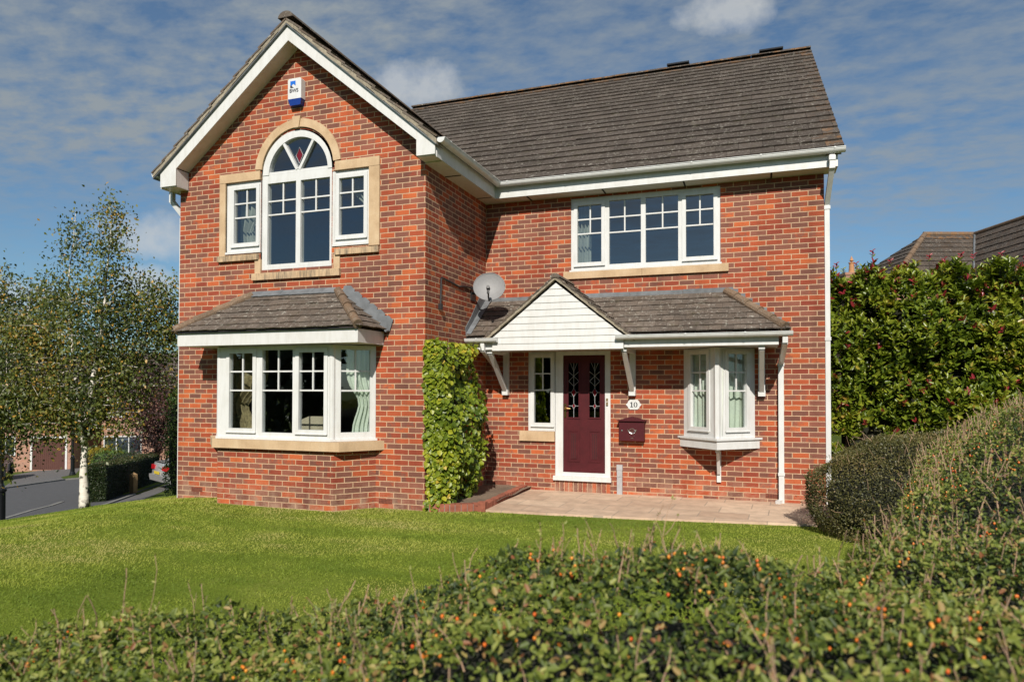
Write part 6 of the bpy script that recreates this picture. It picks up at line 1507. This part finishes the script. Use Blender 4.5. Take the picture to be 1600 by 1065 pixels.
# clear band low over the horizon
low = nt.nodes.new('ShaderNodeMapRange'); low.interpolation_type = 'SMOOTHSTEP'; low.inputs[1].default_value = .16; low.inputs[2].default_value = .30; L(nt, sp.outputs[2], low.inputs[0])
f = math_(nt, 'MULTIPLY', f, math_(nt, 'ADD', .25, math_(nt, 'MULTIPLY', low.outputs[0], .75)))
# a few small heaped clouds
def puff(d, rx, rz, seed):
    d = Vector(d).normalized(); h = Vector((d.y, -d.x, 0)).normalized(); v_ = h.cross(d)
    def dot(vec):
        n_ = nt.nodes.new('ShaderNodeVectorMath'); n_.operation = 'DOT_PRODUCT'; L(nt, tc.outputs['Generated'], n_.inputs[0]); n_.inputs[1].default_value = vec; return n_.outputs['Value']
    a = math_(nt, 'DIVIDE', dot(h), rx); b = math_(nt, 'DIVIDE', dot(v_), rz); r2 = math_(nt, 'ADD', math_(nt, 'MULTIPLY', a, a), math_(nt, 'MULTIPLY', b, b))
    mp = nt.nodes.new('ShaderNodeMapping'); mp.inputs['Location'].default_value = (seed, seed*.7, 0); L(nt, tc.outputs['Generated'], mp.inputs[0])
    nz = noise(nt, mp.outputs[0], 13, 6, .6); k = math_(nt, 'SUBTRACT', math_(nt, 'ADD', 1.0, math_(nt, 'MULTIPLY', math_(nt, 'SUBTRACT', nz, .5), 2.6)), r2)
    fr = math_(nt, 'GREATER_THAN', dot(d), 0.2)
    return math_(nt, 'MULTIPLY', ramp(nt, k, [(.15, 0), (.95, .9)]), fr)
def ray(u, y): return tuple(FH+RH*(u-800)/FPX+np.array([0, 0, 1.])*(606-y)/FPX)
pf = puff(ray(245, 365), .085, .036, 1.); 
for d, a, b, sd in ((ray(655, 130), .075, .040, 2.3), (ray(1135, 12), .065, .03, 4.1), (ray(20, 455), .06, .03, 5.5), (ray(225, 440), .05, .03, 6.5)): pf = math_(nt, 'MAXIMUM', pf, puff(d, a, b, sd))
CL = 2.35
skyc = mix(nt, 1., sky.outputs[0], (.40, .54, .62), 'MULTIPLY')
col = mix(nt, f, skyc, (CL*.88, CL*1.0, CL*1.09))
col = mix(nt, math_(nt, 'MULTIPLY', pf, .75), col, (4.1, 4.2, 4.2))
L(nt, col, bg.inputs[0]); bg.inputs[1].default_value = .115
sun = bpy.data.lights.new('sun', 'SUN'); sun.energy = 4.6; sun.angle = R(.53); sun.color = (1., .93, .83)
so = bpy.data.objects.new('sun', sun); COL.objects.link(so); so.location = (8, -20, 18); so.rotation_euler = SUN.to_track_quat('Z', 'Y').to_euler()

cam = bpy.data.cameras.new('camera'); co_ = bpy.data.objects.new('camera', cam); COL.objects.link(co_)
c, s = math.cos(YAW), math.sin(YAW); r = Vector((c, s, 0)); f_ = Vector((-s, c, 0)); u = Vector((0, 0, 1))
f2 = f_*math.cos(PIT)+u*math.sin(PIT); u2 = u*math.cos(PIT)-f_*math.sin(PIT); r3 = r*math.cos(ROL)+u2*math.sin(ROL); u3 = u2*math.cos(ROL)-r*math.sin(ROL)
co_.matrix_world = Matrix(((r3.x, u3.x, -f2.x, CAM[0]), (r3.y, u3.y, -f2.y, CAM[1]), (r3.z, u3.z, -f2.z, CAM[2]), (0, 0, 0, 1)))
cam.sensor_width = 36; cam.lens = FPX/1600*36; cam.shift_y = (586.836-532.5)/1600; cam.clip_start = .05; cam.clip_end = 1500
cam.dof.use_dof = True; cam.dof.focus_distance = 8.5; cam.dof.aperture_fstop = 3.2
scene.camera = co_
scene.view_settings.view_transform = 'Standard'; scene.view_settings.look = 'None'; scene.view_settings.exposure = .32; scene.view_settings.gamma = 1.
scene.render.resolution_x = 1024; scene.render.resolution_y = 681
scene.cycles.max_bounces = 8; scene.cycles.transparent_max_bounces = 12
